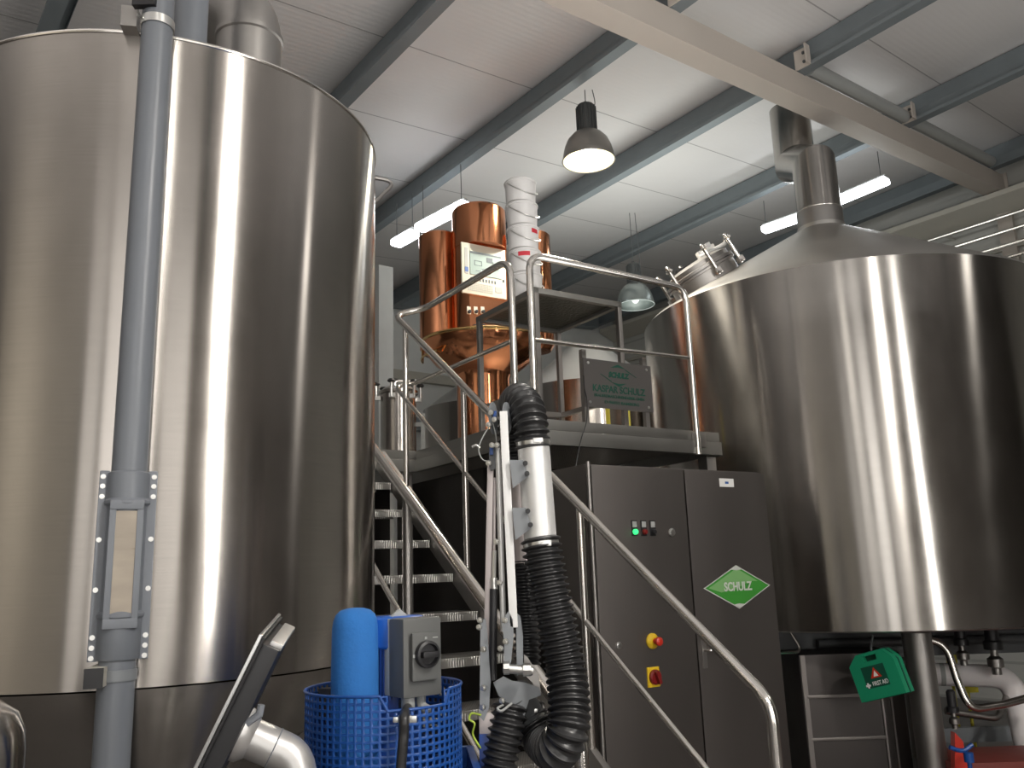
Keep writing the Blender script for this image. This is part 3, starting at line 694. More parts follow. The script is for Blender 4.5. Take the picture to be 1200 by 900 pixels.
b = MB(); b.box(q-A1*.0014, (.026, .0006, .012), (A2, A1, Z)); b.build('label_print', BLUEP, lb_)
# emblem on the right door
el_, et_, er_, eb_ = cm(822, 688), cm(862, 663), cm(900, 686), cm(863, 714)
ec = (el_+er_+et_+eb_)/4; ew = (er_-el_).dot(A2)/2; eh = (et_.z-eb_.z)/2
def dm(s, d): e = ec-A1*d; return [e+Z*eh*s, e+A2*ew*s, e-Z*eh*s, e-A2*ew*s]
b = MB(); b.prism(dm(1, 0), -A1*.0015); eo = b.build('emblem', SILV, D2)
b = MB(); b.prism(dm(.95, .0015), -A1*.001)
b.build('emblem_field', GREENL, D2)
b = MB(); e = ec-A1*.0026; arc = [e-A2*ew*.91]
b.prism([e-A2*ew*.86, e+Z*eh*.86, e+A2*ew*.62+Z*eh*.22, e+A2*ew*.45+Z*eh*.24, e+A2*ew*.2+Z*eh*.12, e-A2*ew*.1-Z*eh*.12, e-A2*ew*.5-Z*eh*.22], -A1*.0005); b.build('emblem_sheen', GREENH, D2)
for tp in ((1,), (-1,)):
    b = MB(); s = tp[0]; b.prism([e+Z*eh*.94*s, e+Z*eh*.80*s+A2*ew*.17, e+Z*eh*.76*s, e+Z*eh*.80*s-A2*ew*.17], -A1*.0008); b.build('emblem_tip', SILV, D2)
text('SCHULZ', eh*.56, e-A1*.0012, A2, Z, SILV, 'lettering', D2, .0008, .0016, .88)
# ================================================================== COPPER CONSOLE
CY = 6.5
def K(px, py, y=CY): return P(px, py, y)
k0 = K(566, 440); kc = V((k0.x, k0.y, 0)); u_ = .00655
zb_ = DZ+.001
zr = K(566, 402).z
root = thing('copper_control_tower', 'polished copper brewing console with flared bowl and control screen on the platform', 'control console', kc+Z*zb_)
b = MB(); b.lathe(kc, [(.215, zb_), (.205, zb_+.03), (.205, zr-.30), (.225, zr-.25)], 56); b.build('pedestal', COPPER, root)
b = MB(); b.lathe(kc, [(.20, zr-.27), (.24, zr-.245), (.33, zr-.17), (.405, zr-.06), (.42, zr-.0), (.41, zr+.01), (.2, zr+.012)], 72, sx=1.12); b.build('bowl', COPPER, root)
b = MB()
rim = [kc+V((math.cos(a)*.47, math.sin(a)*.422, zr+.006)) for a in [2*math.pi*k/64 for k in range(65)]]
b.tube(rim, .014, 10, caps=False); b.build('bowl_rim', BRASS, root)
b = MB(); ring = [kc+V((math.cos(a)*.475, math.sin(a)*.43, zr-.13)) for a in [math.pi+(.9*k/24)-.1 for k in range(25)]]
b.tube([ring[0]+Z*.1]+ring+[ring[-1]+Z*.0+V((.02, .06, 0))], .009, 8); b.build('bowl_grip', BRASS, root)
# main hood: cylinder with a flat instrument front
hc = K(563, 330); hc = V((hc.x, hc.y, 0)); ht = K(563, 248).z
pb_ = zr+.012; HR = .218; FL = .125
FM = (hc-A1*(FL*(HR-.004)/HR)).dot(A1)
pt = (PM(539, 281, FM).z+PM(591, 297, FM).z)/2+.012
b = MB(); b.lathe(hc, [(HR, pt), (HR, ht-.02), (HR-.015, ht), (0, ht+.005)], 64); b.lathe(hc, [(HR, pt), (0, pt)], 64); b.build('hood_cap', COPPER, root)
b = MB(); a0 = math.acos(FL/HR)
pl = [V((hc.x, hc.y, pb_))-A1*(math.cos(a)*(HR-.004))+A2*(math.sin(a)*(HR-.004)) for a in [a0+(2*math.pi-2*a0)*k/48 for k in range(49)]]
b.prism(pl, Z*(pt-pb_)); b.build('hood', COPPER, root)
FM = (hc-A1*(FL*(HR-.004)/HR)).dot(A1)
def km(px, py, out=.0): q = PM(px, py, FM); return q-A1*out
ca, cb2, cc2, cd2 = km(539, 281), km(591, 297), km(592, 352), km(541, 343)
pn = (ca+cb2+cc2+cd2)/4; pw = ((cb2-ca).dot(A2)+(cc2-cd2).dot(A2))/2; ph = ((ca.z-cd2.z)+(cb2.z-cc2.z))/2
b = MB(); b.box(pn-A1*.008, (pw, .018, ph), (A2, A1, Z), .003); hp = b.build('screen_panel', PANELB, root)
def hm(u, v_, o_=.018): return pn+A2*(u*pw)+Z*(v_*ph)-A1*o_
b = MB(); b.box(hm(.04, .12), (pw*.72, .006, ph*.46), (A2, A1, Z)); b.build('screen', SCREEN, hp)
b = MB(); b.box(hm(.04, .325, .0222), (pw*.7, .001, ph*.03), (A2, A1, Z))
for (u, v_, w_, h_) in ((.12, .22, .14, .1), (-.14, .17, .16, .008), (-.14, .08, .16, .008), (-.22, .125, .012, .1), (-.06, .125, .012, .1), (.05, .02, .22, .008), (.2, .1, .012, .2), (.27, .05, .12, .008), (-.1, -.03, .2, .008)):
    b.box(hm(u, v_, .0222), (pw*w_, .001, ph*h_), (A2, A1, Z))
b.build('screen_drawing', DARKP, hp)
b = MB(); b.box(hm(-.40, .14), (pw*.07, .002, ph*.52), (A2, A1, Z)); b.build('side_strip', LGREY, hp)
b = MB(); b.box(hm(-.40, -.03, .0195), (pw*.075, .002, ph*.09), (A2, A1, Z)); b.build('logo_patch', BLUEP, hp)
for k in range(9):
    b = MB(); b.box(hm(-.30+.068*k, -.20), (pw*.03, .003, ph*.06), (A2, A1, Z)); b.build('function_key', DARKP, hp)
b = MB()
for r_ in range(5):
    for k in range(13): b.box(hm(-.36+.044*k, -.285-.035*r_), (pw*.03, .002, ph*.018), (A2, A1, Z))
b.build('keyboard', LGREY, hp)
b = MB(); b.box(hm(.32, -.34), (pw*.15, .002, ph*.11), (A2, A1, Z)); b.build('touch_pad', LGREY, hp)
b = MB(); b.box(hm(.44, -.14, .02), (pw*.03, .006, ph*.05), (A2, A1, Z)); b.build('key_switch', DARKP, hp)
for px in (549, 557, 565):
    q = km(px, 364); b = MB(); b.box(q-A1*.004, (.032, .008, .06), (A2, A1, Z)); o = b.build('switch_tag', PANELB, root)
    b = MB(); b.lathe(q-A1*.008-Z*.012, [(0, 0), (.013, 0), (.013, .018), (0, .02)], 12, perp(-A1)); b.build('selector_switch', BLACK, root)
for px in (556, 565):
    q = km(px, 383); b = MB(); b.lathe(q, [(0, 0), (.02, 0), (.016, .03), (0, .032)], 14, perp(-A1)); b.build('black_knob', BLACK, root)
q = km(584, 384); b = MB(); b.lathe(q, [(0, 0), (.026, 0), (.026, .008), (.012, .01), (.012, .02), (0, .02)], 18, perp(-A1)); b.build('stop_collar', YEL, root)
b = MB(); b.lathe(q-A1*.02, [(0, 0), (.018, 0), (.016, .02), (0, .022)], 18, perp(-A1)); b.build('stop_button', RED, root)
for px, w_, pyt, yy, nm in ((516, .172, 278, 6.66, 'side_column'), (625, .150, 276, 6.66, 'side_column')):
    q = K(px, 330, yy); zt3 = K(px, pyt, yy).z
    b = MB(); b.lathe(V((q.x, q.y, 0)), [(0, zr-.05), (w_*.8, zr-.045), (w_, zr+.0), (w_, zt3-.015), (w_-.015, zt3), (0, zt3+.004)], 48); b.build(nm, COPPER, root)
# ================================================================== VESSELS ON THE PLATFORM
q = P(690, 470, 8.0); c0 = V((q.x, q.y, 0)); zc = P(660, 447, 7.4).z
root = thing('lauter_vessel', 'squat stainless vessel with conical lid seen behind the sign plate', 'vessel', c0)
b = MB(); b.lathe(c0, [(.72, .35), (.72, zc)], 96); b.build('shell', STEEL, root)
b = MB(); b.lathe(c0, [(.72, zc), (.22, zc+.42), (.2, zc+.44), (0, zc+.44)], 96); b.build('cone_lid', CONEM, root)
for a in (.5, 2.6, 4.7):
    b = MB(); p = c0+V((math.cos(a)*.5, math.sin(a)*.5, 0)); b.tube([p, p+Z*.36], .05, 12); b.build('leg', SATIN, root)
b = MB(); b.lathe(c0, [(.72, .36), (0, .3)], 64); b.build('base', SATIN, root)
q = P(570, 470, 9.3); c0 = V((q.x, q.y, 0)); zc = P(500, 478, 9.0).z
root = thing('mash_vessel', 'stainless vessel with conical lid half hidden behind the copper pedestal', 'vessel', c0)
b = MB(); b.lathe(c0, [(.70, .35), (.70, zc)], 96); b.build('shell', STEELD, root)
b = MB(); b.lathe(c0, [(.70, zc), (.2, zc+.38), (0, zc+.39)], 96); b.build('cone_lid', CONEM, root)
b = MB(); b.lathe(c0, [(.70, .36), (0, .3)], 64); b.build('base', SATIN, root)
for a in (.5, 2.6, 4.7):
    b = MB(); p = c0+V((math.cos(a)*.5, math.sin(a)*.5, 0)); b.tube([p, p+Z*.36], .05, 12); b.build('leg', SATIN, root)
# canister with star knobs at the stair head
q = P(467, 500, 6.1); c0 = V((q.x, q.y, DZ+.001)); zc = P(467, 463, 6.1).z; RR = .128
root = thing('hop_canister', 'small stainless canister with black star knobs at the head of the stairs', 'canister', c0)
b = MB(); b.lathe(c0, [(0, 0), (RR, 0), (RR, zc-c0.z), (RR+.016, zc-c0.z+.004), (RR+.016, zc-c0.z+.022), (RR*.9, zc-c0.z+.03)], 56); b.build('body', STEEL, root)
b = MB(); b.lathe(c0, [(RR+.01, zc-c0.z+.024), (RR*.8, zc-c0.z+.05), (0, zc-c0.z+.07)], 48); b.build('lid', CONEM, root)
for k in range(6):
    a = math.radians(200+60*k); p = V((c0.x+math.cos(a)*(RR+.035), c0.y+math.sin(a)*(RR+.035), zc-.04))
    b = MB(); b.tube([p, p+Z*.11], .009, 8); b.box(p+V((-math.cos(a)*.015, -math.sin(a)*.015, .01)), (.04, .03, .03)); o = b.build('clamp_bolt', ZINC, root)
    b = MB(); b.lathe(p+Z*.10, [(0, 0), (.022, .004), (.030, .014), (.022, .026), (0, .028)], 10); b.build('star_knob', BLACK, o)
b = MB(); p = V((c0.x, c0.y, zc)); b.tube(fillet([p+V((-.02, -.03, .03)), p+V((-.02, -.03, .10)), p+V((.1, -.0, .10)), p+V((.1, 0, .03))], .03), .012, 10); b.build('lid_handle', TUBE, root)
b = MB(); b.box(V((c0.x+RR+.05, c0.y, c0.z+.19)), (.03, .03, .38)); b.box(V((c0.x+RR+.02, c0.y, c0.z+.3)), (.06, .02, .03)); b.build('side_post', LGREY, root)
# yellow posts and pale pipe behind the sign
for px, y0, y1, w_, m_, lab in ((713, 470, 501, .018, YELL, 'left of two yellow posts glimpsed under the sign plate'), (736, 470, 501, .022, YELL, 'right of two yellow posts glimpsed under the sign plate')):
    q = P(px, 498, 5.75)
    b = MB(); b.box(V((q.x, q.y, DZ+.17)), (w_*1.6, w_, .335), bev=.004); tag(b.build('yellow_post', m_), lab, 'post')
# ================================================================== RIGHT KETTLE
KC = V((2.598, 6.666, 0)); KR = 1.5; KZ0, KZ1 = 1.195, 3.50
root = thing('brew_kettle', 'large brushed stainless kettle with conical roof filling the right of the photo', 'kettle', KC)
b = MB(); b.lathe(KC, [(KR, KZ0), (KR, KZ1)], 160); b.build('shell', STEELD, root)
b = MB(); b.lathe(KC, [(KR, KZ1), (KR-.03, KZ1+.03), (.19, 4.27), (.19, 4.30)], 160); b.build('cone_roof', CONEM, root)
b = MB(); b.lathe(KC, [(KR, KZ0+.001), (KR-.01, KZ0-.008), (0, KZ0-.012)], 96); b.build('base', SATIN, root)
lg = P(1085, 830, 5.5)
for p in (V((lg.x, lg.y, 0)), KC+V((-1.1, -.15, 0)), KC+V((.7, .95, 0)), KC+V((-.5, 1.1, 0))):
    b = MB(); b.tube([p, p+Z*(KZ0-.03)], .085, 28); b.build('leg', SATIN, root)
# manway on the cone
mph = math.radians(193); mr = 1.06; mz = KZ1+.03+(KR-.03-mr)*(.74/1.28)
md_ = V((math.cos(mph), math.sin(mph), 0)); mc = KC+md_*mr+Z*mz; sl2 = math.atan2(.74, 1.28)
mn = (Z*math.cos(sl2)+md_*math.sin(sl2)).normalized(); mx_ = (-md_*math.cos(sl2)+Z*math.sin(sl2)).normalized(); my_ = mn.cross(mx_)
MX = (mx_, my_, mn)
mw = MB(); mw.lathe(mc, [(.27, -.06), (.27, .075), (.285, .078), (.285, .095), (.265, .097)], 48, MX); hat = mw.build('manway', SATIN, root)
mw = MB(); mw.lathe(mc, [(.285, .10), (.285, .125), (.262, .13), (.262, .165), (.2, .19), (0, .20)], 48, MX); mw.build('lid', SATIN, hat)
for k in range(6):
    a = math.radians(20+60*k); p = mc+(mx_*math.cos(a)+my_*math.sin(a))*.31
    mw = MB(); mw.tube([p-mn*.0, p+mn*.24], .016, 10); mw.tube([p+mn*.225-my_*.04, p+mn*.225+my_*.04], .012, 8); mw.box(p+mn*.03, (.05, .05, .05), MX, .006); mw.ball(p+mn*.25, .02, seg=10); mw.build('swing_bolt', TUBE, hat)
p = mc+mx_*.08+my_*-.1+mn*.2
mw = MB(); mw.box(p, (.16, .05, .10), MX, .006); mw.box(p+mn*.05-my_*.04, (.04, .08, .04), MX); mw.tube([p-mx_*.1-my_*.04, p+mx_*.16-my_*.04], .016, 10); mw.build('hinge_bracket', ALU, hat)
mw = MB(); mw.box(mc+mn*.20-mx_*.12, (.14, .06, .03), MX, .006); mw.build('lid_grip', BLACK, hat)
# flue
root = thing('steel_flue', 'bent stainless flue pipe rising from the conical kettle roof', 'flue', KC+Z*4.30)
fx = P(927, 150, 7.15)
b = MB(); b.tube([KC+Z*4.285, KC+Z*4.44], .182, 40); b.build('collar', SATIN, root)
off = V((fx.x-KC.x, fx.y-KC.y, 0))
b = MB(); b.tube([KC+Z*4.44, KC+Z*4.86, KC+off+Z*5.12, KC+off+Z*5.66], .175, 40); b.build('bent_pipe', STEELD, root, ang=30)
b = MB(); b.torus(KC+Z*4.44, .178, .006, seg=48); b.build('seam_ring', TUBE, root)
# ================================================================== UNDER THE KETTLE
F = 5.35
def UQ(px, py, y=F): return P(px, py, y)
# first aid box
fa = [(995, 778), (1011, 768), (1040, 759), (1050, 764), (1062, 803), (1011, 822)]
q = UQ(1030, 790); fxv = V((.62, -.73, .27)).normalized(); fz_ = (Z-fxv*fxv.z).normalized(); fn = fxv.cross(fz_).normalized()
if fn.y > 0: fn = -fn
root = thing('first_aid_box', 'green FIRST AID case hanging askew under the kettle', 'first aid box', q-Z*.15)
W2, H2 = .145, .13
def fp(u, v_, d=0): return q+fxv*(u*W2)+fz_*(v_*H2)+fn*d
outl = [(-1, -1), (1, -1), (1, .45), (.62, 1.0), (-.55, 1.0), (-1, .55)]
b = MB()
hole = [(-.28, .66), (-.28, .86), (.3, .86), (.3, .66)]
# front shell as strips around the handle slot
for poly in ([(-1, -1), (1, -1), (1, .45), (.93, .62), (-.95, .62), (-1, .55)], [(-.95, .62), (-.30, .62), (-.30, 1.0), (-.55, 1.0)], [(.32, .62), (.93, .62), (.62, 1.0), (.32, 1.0)], [(-.30, .86), (.32, .86), (.32, 1.0), (-.30, 1.0)]):
    b.prism([fp(u, v_, .045) for u, v_ in poly], -fn*.10)
b.build('case', GREENBOX, root)
b = MB(); b.prism([fp(u*1.03, v_*1.03-.0, .0) for u, v_ in outl], -fn*.012); b.build('case_seam', GREEND, root)
b = MB(); b.prism([fp(-.52, -.52, .0455), fp(.5, -.52, .0455), fp(.5, .42, .0455), fp(-.52, .42, .0455)], fn*.0008); lb2 = b.build('label_panel', GREEND, root)
text('FIRST AID', .034, fp(.115, -.36, .0470), fxv, fz_, WHITE, 'lettering', lb2, .0004, .0003, .70)
b = MB(); b.box(fp(-.44, -.38, .047), (.030, .001, .011), (fxv, fn, fz_)); b.box(fp(-.44, -.38, .047), (.011, .001, .030), (fxv, fn, fz_)); b.build('white_cross', WHITE, lb2)
b = MB(); b.prism([fp(-.22, -.12, .0466), fp(.28, -.12, .0466), fp(.03, .34, .0466)], fn*.0006); b.build('red_triangle', RED, lb2)
b = MB(); b.prism([fp(-.08, -.06, .0474), fp(.14, -.06, .0474), fp(.03, .2, .0474)], fn*.0004); b.build('white_mark', WHITE, lb2)
b = MB(); b.tube([fp(.0, .9, 0), fp(.02, 1.2, -.02), V((q.x, q.y+.02, KZ0-.03))], .006, 8); b.build('hanger', PAINTD, root)
# dark stainless housing behind the first aid box
h0_ = UQ(942, 830, 5.75); h1_ = UQ(1062, 830, 5.75)
hx = V((h1_.x-h0_.x, h1_.y-h0_.y, 0)); hw = hx.length; hx.normalize(); hy = V((-hx.y, hx.x, 0)); zt4 = UQ(990, 766, 5.75).z
hcn = (h0_+h1_)/2
root = thing('steel_housing', 'dark stainless panelled housing standing below the kettle', 'machine housing', V((hcn.x, hcn.y, 0)))
b = MB(); b.box(V((hcn.x, hcn.y, zt4/2))+hy*.2, (hw, .4, zt4), (hx, hy, Z), .008); b.build('body', HOUS, root)
b = MB()
for s in (-hw/2+.02, hw*.27, hw*.36): b.box(V((hcn.x, hcn.y, zt4/2))+hx*s-hy*.006, (.03 if s < 0 else .012, .012, zt4), (hx, hy, Z))
b.build('upright', CABM, root)
for yy in (815, 865):
    zz = UQ(990, yy, 5.75).z; b = MB(); b.box(V((hcn.x, hcn.y, zz))-hx*hw*.1-hy*.008, (hw*.72, .016, .018), (hx, hy, Z), .003); b.build('panel_trim', CABM, root)
# thin drain tube at the kettle's left underside
b = MB(); b.tube(fillet([V((UQ(941, 742).x, UQ(941, 742, 5.6).y, KZ0-.01)), UQ(941, 764, 5.6), UQ(905, 766, 5.5)], .04), .009, 10)
o = b.build('drain_tube', TUBE); tag(o, 'thin steel tube bending left under the kettle beside the cabinet', 'pipe')
# insulated pipe
w0, w1, w2 = UQ(1092, 790, 6.3), UQ(1185, 793, 6.15), UQ(1205, 905, 6.1)
root = thing('insulated_pipe', 'thick white insulated pipe bending downward at the right edge', 'pipe', V((w2.x, w2.y, 0)))
w2 = V((w1.x+.03, w1.y-.05, 0)); b = MB(); b.tube(fillet([w0-V((.25, -.5, 0)), w0, w1, w2], .14, 10), .075, 24); b.build('lagging', INSUL, root)
b = MB(); b.lathe(w0+(w1-w0)*.1, [(.0765, 0), (.0765, .03), (.074, .03)], 24, perp(w1-w0)); b.build('tape_band', LGREY, root)
# bent stainless pipe in front of it
pts = [UQ(1060, 750, 5.75), UQ(1107, 750, 5.7), UQ(1121, 795, 5.65), UQ(1136, 832, 5.6), UQ(1175, 826, 5.65), UQ(1215, 815, 5.75)]
b = MB(); b.tube(fillet(pts, .13, 8), .024, 16); tag(b.build('bent_steel_pipe', TUBE), 'polished steel pipe snaking down in front of the white insulated pipe', 'pipe')
pts = [UQ(1108, 833, 5.85), UQ(1168, 842, 5.85), UQ(1176, 828, 5.9), UQ(1180, 815, 6.2)]
b = MB(); b.tube(fillet(pts, .07, 6), .022, 14); tag(b.build('bent_steel_pipe', SATIN), 'darker steel pipe with a hook bend below the polished one', 'pipe')
# valves and clutter
def valve(px, py, y, lab, s=1):
    c = UQ(px, py, y); r = thing('pipe_valve', lab, 'valve', c-Z*.1*s)
    b = MB(); b.lathe(c-Z*.1*s, [(0, 0), (.03*s, 0), (.03*s, .04*s), (.05*s, .05*s), (.05*s, .1*s), (.025*s, .12*s), (.025*s, .16*s)], 20); b.build('valve_body', SATIN, r)
    b = MB(); b.lathe(c+Z*.06*s, [(0, 0), (.06*s, .0), (.06*s, .05*s), (.045*s, .06*s), (.045*s, .20*s), (.03*s, .22*s), (0, .22*s)], 20); b.build('actuator', BLACK, r)
valve(1166, 772, 6.0, 'black actuator valve hanging above the white insulated pipe')
valve(1128, 765, 6.05, 'black actuator valve left of the other one, behind the polished pipe', .8)
valve(1118, 842, 5.6, 'small black valve beside the kettle leg', .6)
b = MB(); q = UQ(1060, 752, 6.2); b.box(V((q.x+.3, q.y+.1, KZ0-.15)), (3.0, .08, .20)); b.tube([V((q.x-.6, q.y, KZ0-.14)), V((q.x+1.6, q.y, KZ0-.16))], .03, 12); tag(b.build('support_bar', PAINTD), 'dark square bar running across under the kettle base', 'beam')  # bar made longer and deeper so the gap under the kettle reads dark
for px, py, y, w_, h_, lab in ((1114, 765, 6.7, .07, .42, 'tall yellow plate behind the polished bent pipe'), (1135, 800, 6.8, .12, .14, 'small yellow plate below the white insulated pipe')):
    q = UQ(px, py, y); b = MB(); b.box(q, (w_, .03, h_), bev=.004); b.tube([V((q.x, q.y+.03, 0)), V((q.x, q.y+.03, q.z+.02))], .012, 8); tag(b.build('yellow_plate', YELL), lab, 'plate')
q0, q1 = UQ(1108, 858, 6.6), UQ(1200, 862, 6.6)
b = MB(); b.box((q0+q1)/2+V((.2, 0, 0)), ((q1-q0).length+.6, .05, .1)); 
for t in (q0, q1+V((.3, 0, 0))): b.box(V((t.x, t.y+.06, t.z/2)), (.06, .06, t.z+.04))
tag(b.build('grey_frame_bar', PAINTG), 'grey horizontal frame bar low at the right edge', 'frame')
q = UQ(1165, 890, 5.45)
root = thing('red_base', 'red painted machine base at the lower right corner', 'machine base', V((q.x, q.y, 0)))
b = MB(); b.box(V((q.x+.2, q.y+.1, q.z/2)), (1.0, .44, q.z+.02), bev=.01); b.build('base_block', REDFLOOR, root)
b = MB(); p = UQ(1122, 880, 5.3); b.prism([p+V((-.05, 0, -.25)), p+V((.05, 0, -.25)), p+V((.04, 0, .05)), p+V((.0, 0, .1))], V((0, .05, 0))); b.build('upright', RED, root)
q = UQ(1136, 893, 5.15); b = MB(); b.tube([V((q.x, q.y, 0)), q+Z*.0], .012, 10); b.lathe(q, [(0, 0), (.026, 0), (.026, .05), (0, .055)], 16); b.tube(smooth_path([q+V((-.1, 0, .08)), q+V((-.03, 0, .06)), q+V((.03, 0, .09))], 6), .012, 8); tag(b.build('blue_tap', BLUE), 'little blue tap in front of the red base', 'tap')
# ================================================================== LAMPS
def pendant(c, R, lit, lab, hang):
    r = thing('pendant_lamp', lab, 'lamp', c, 'bell shaped pendant lamps')
    k = R/.205
    prof = [(.205, 0), (.207, .006), (.200, .05), (.185, .115), (.160, .175), (.120, .222), (.080, .245), (.072, .25)]
    sh = SHADE if lit else SHADEOFF
    b = MB(); b.lathe(c, [(a*k, z*k) for a, z in prof]+[(a*k-.004, z*k) for a, z in prof[::-1]], 56); b.build('shade', sh, r)
    b = MB(); b.torus(c+Z*.004, R, .006*k, seg=56); b.build('rim', sh, r)
    b = MB(); b.lathe(c, [(a*k-.006, z*k+.002) for a, z in prof[:-1]], 56); b.build('reflector', REFL if lit else SHADEOFF, r)
    b = MB(); n_ = 48
    hp_ = [(.074, .245), (.074, .465), (.066, .48), (0, .482)]
    b.lathe(c, [(a*k, z*k) for a, z in hp_], 24)
    for j in range(18):
        a = 2*math.pi*j/18; b.box(c+V((math.cos(a)*.076*k, math.sin(a)*.076*k, .36*k)), (.012*k, .006*k, .20*k), (V((math.cos(a), math.sin(a), 0)), V((-math.sin(a), math.cos(a), 0)), Z))
    b.build('housing', GREYSH, r)
    b = MB(); b.ball(c+Z*.10*k, .05*k, (1, 1, 1.5)); b.build('bulb', BULB if lit else WHITE, r)
    b = MB(); b.torus(c+Z*(.50*k), .018*k, .004, (V((1, 0, 0)), Z, V((0, 1, 0))), 16, 6); b.tube([c+Z*.48*k, c+Z*hang], .004, 6); b.tube(smooth_path([c+V((.045*k, 0, .445*k)), c+V((.075*k, 0, .50*k)), c+V((.06*k, .0, hang))], 6), .004, 6); b.build('hook', PAINTD, r)
    if lit:
        l = bpy.data.lights.new('pendant_light', 'SPOT'); l.energy = 260; l.spot_size = 2.4; l.spot_blend = .6; l.shadow_soft_size = .12; l.color = (1, .93, .8)
        lo = bpy.data.objects.new('pendant_light', l); C.objects.link(lo); lo.location = (0, 0, .02); lo.parent = r
q = P(690, 189, 6.2); pendant(q, .205, True, 'lit bell pendant lamp hanging over the platform', roofz(q.x, q.y)-q.z)
q = P(745, 358, 9.1); pendant(q, .205, False, 'unlit grey bell pendant lamp behind the kettle manway', roofz(q.x, q.y)-q.z)
def fluo(pa, pb, off, lab):
    a, b_ = PC(*pa, off), PC(*pb, off); c = (a+b_)/2; d = (b_-a).normalized(); s = Z.cross(d).normalized(); n_ = d.cross(s); L = (b_-a).length
    r = thing('fluorescent_light', lab, 'light', c, 'white fluorescent light fittings')
    b = MB(); b.box(c+n_*.0, (L, .125, .07), (d, s, n_), .03); b.build('diffuser', FLUO, r)
    b = MB(); b.box(c+n_*.045, (L-.02, .05, .04), (d, s, n_), .006); b.build('tray', LGREY, r)
    for k in (-.4, .4):
        p = c+d*L*k+n_*.06; b = MB(); b.tube([p, V((p.x, p.y, roofz(p.x, p.y)+(.0)))], .004, 6); b.build('hanger', PAINTD, r)
fluo((491, 268), (547, 239), -.42, 'long lit fluorescent fitting above the copper console')
fluo((463, 286), (486, 273), -.42, 'short looking lit fluorescent fitting beside the left tank')
fluo((894, 270), (940, 254), -.35, 'lit fluorescent fitting left of the steel flue')
fluo((976, 238), (1040, 211), -.35, 'lit fluorescent fitting right of the steel flue')
# ================================================================== DRUM PUMP AND BASKET
PY = 1.85
q = P(450, 800, PY); pc = V((q.x, q.y, 0)); BRR = .158
rz0 = P(362, 807, PY).z
root = thing('blue_tray', 'blue plastic tray that the perforated basket stands in', 'tray', V((pc.x, pc.y, 0)))
tzb = rz0-.30
dx = V((math.cos(.12), math.sin(.12), 0)); dy = V((-dx.y, dx.x, 0))
b = MB()
b.box(V((pc.x, pc.y, tzb)), (.36, .35, .008), (dx, dy, Z))
for s in (-1, 1):
    b.box(V((pc.x, pc.y, tzb+.07))+dx*s*.18, (.006, .35, .14), (dx, dy, Z)); b.box(V((pc.x, pc.y, tzb+.07))+dy*s*.175, (.36, .006, .14), (dx, dy, Z))
b.build('tray_body', BLUE, root)
b = MB()
for s in (-1, 1):
    b.box(V((pc.x, pc.y, tzb+.14))+dx*s*.184, (.016, .366, .006), (dx, dy, Z), .002); b.box(V((pc.x, pc.y, tzb+.14))+dy*s*.18, (.376, .016, .006), (dx, dy, Z), .002)
b.build('tray_rim', BLUE, root)
b = MB()
for s in (-1, 1):
    for t in (-1, 1): b.box(V((pc.x, pc.y, (tzb-.004)/2))+dx*s*.15+dy*t*.15, (.03, .03, tzb-.004), (dx, dy, Z))
b.box(V((pc.x, pc.y, tzb-.03))+dx*0, (.36, .32, .03), (dx, dy, Z)); b.build('stand', PAINTG, root)
root = thing('drum_pump', 'blue pump with foam wrapped cylinder and grey switch box in a perforated basket', 'pump', V((pc.x, pc.y, tzb+.005)))
# perforated basket
b = MB(); bm = b.bm; NCOL, NROW = 64, 21; ch = .0135; z0_ = rz0-NROW*ch
def bp_(i, z, r=BRR): a = 2*math.pi*i/NCOL; return V((pc.x+math.cos(a)*r, pc.y+math.sin(a)*r, z))
grid = [[bm.verts.new(bp_(i, z0_+j*ch, BRR+.012*(1-j/NROW)*0)) for i in range(NCOL)] for j in range(NROW+1)]
def notch(i):
    a = 2*math.pi*(i+.5)/NCOL; a = (a+math.pi) % (2*math.pi)-math.pi        # -pi/2 faces the camera
    return 2 if -1.42 < a < -.62 else 0
for j in range(NROW):
    for i in range(NCOL):
        if j >= NROW-notch(i): continue
        i2 = (i+1) % NCOL; o4 = [grid[j][i], grid[j][i2], grid[j+1][i2], grid[j+1][i]]
        cen = sum((v.co for v in o4), V((0, 0, 0)))/4
        if j == 0: bm.faces.new(o4); continue
        inn = [bm.verts.new(cen+(v.co-cen)*.60) for v in o4]
        for k in range(4): bm.faces.new((o4[k], o4[(k+1) % 4], inn[(k+1) % 4], inn[k]))
for v in [v for v in bm.verts if not v.link_faces]: bm.verts.remove(v)
bo = b.build('basket', BLUE, root); md = bo.modifiers.new('thick', 'SOLIDIFY'); md.thickness = .0025
rp = []
for i in range(NCOL+1):
    n_ = notch(i-1 if i else NCOL-1) or notch(i % NCOL); rp.append(bp_(i, rz0-n_*ch))
b = MB(); b.tube(rp, .003, 8, caps=False); b.build('basket_rim', BLUE, root)
def Q(px, py, d=0): return P(px, py, PY+d)
b = MB(); mc_ = Q(462, 760, .03); zlow = tzb+.01
b.lathe(V((mc_.x, mc_.y, 0)), [(0, zlow), (.055, zlow), (.055, Q(462, 745).z), (0, Q(462, 745).z)], 36)
for k in range(20):
    a = 2*math.pi*k/20; b.box(V((mc_.x+math.cos(a)*.057, mc_.y+math.sin(a)*.057, Q(462, 782).z)), (.012, .004, .12), (V((math.cos(a), math.sin(a), 0)), V((-math.sin(a), math.cos(a), 0)), Z))
b.build('motor', BLUED, root)
b = MB(); zt5 = Q(462, 722, .03).z; zm = Q(462, 758, .03).z
b.lathe(V((mc_.x, mc_.y, 0)), [(0, zm), (.062, zm), (.066, zm+.004), (.066, zt5-.02), (.064, zt5-.004), (.058, zt5), (0, zt5+.002)], 40); b.build('motor_cap', BLUECAP, root)
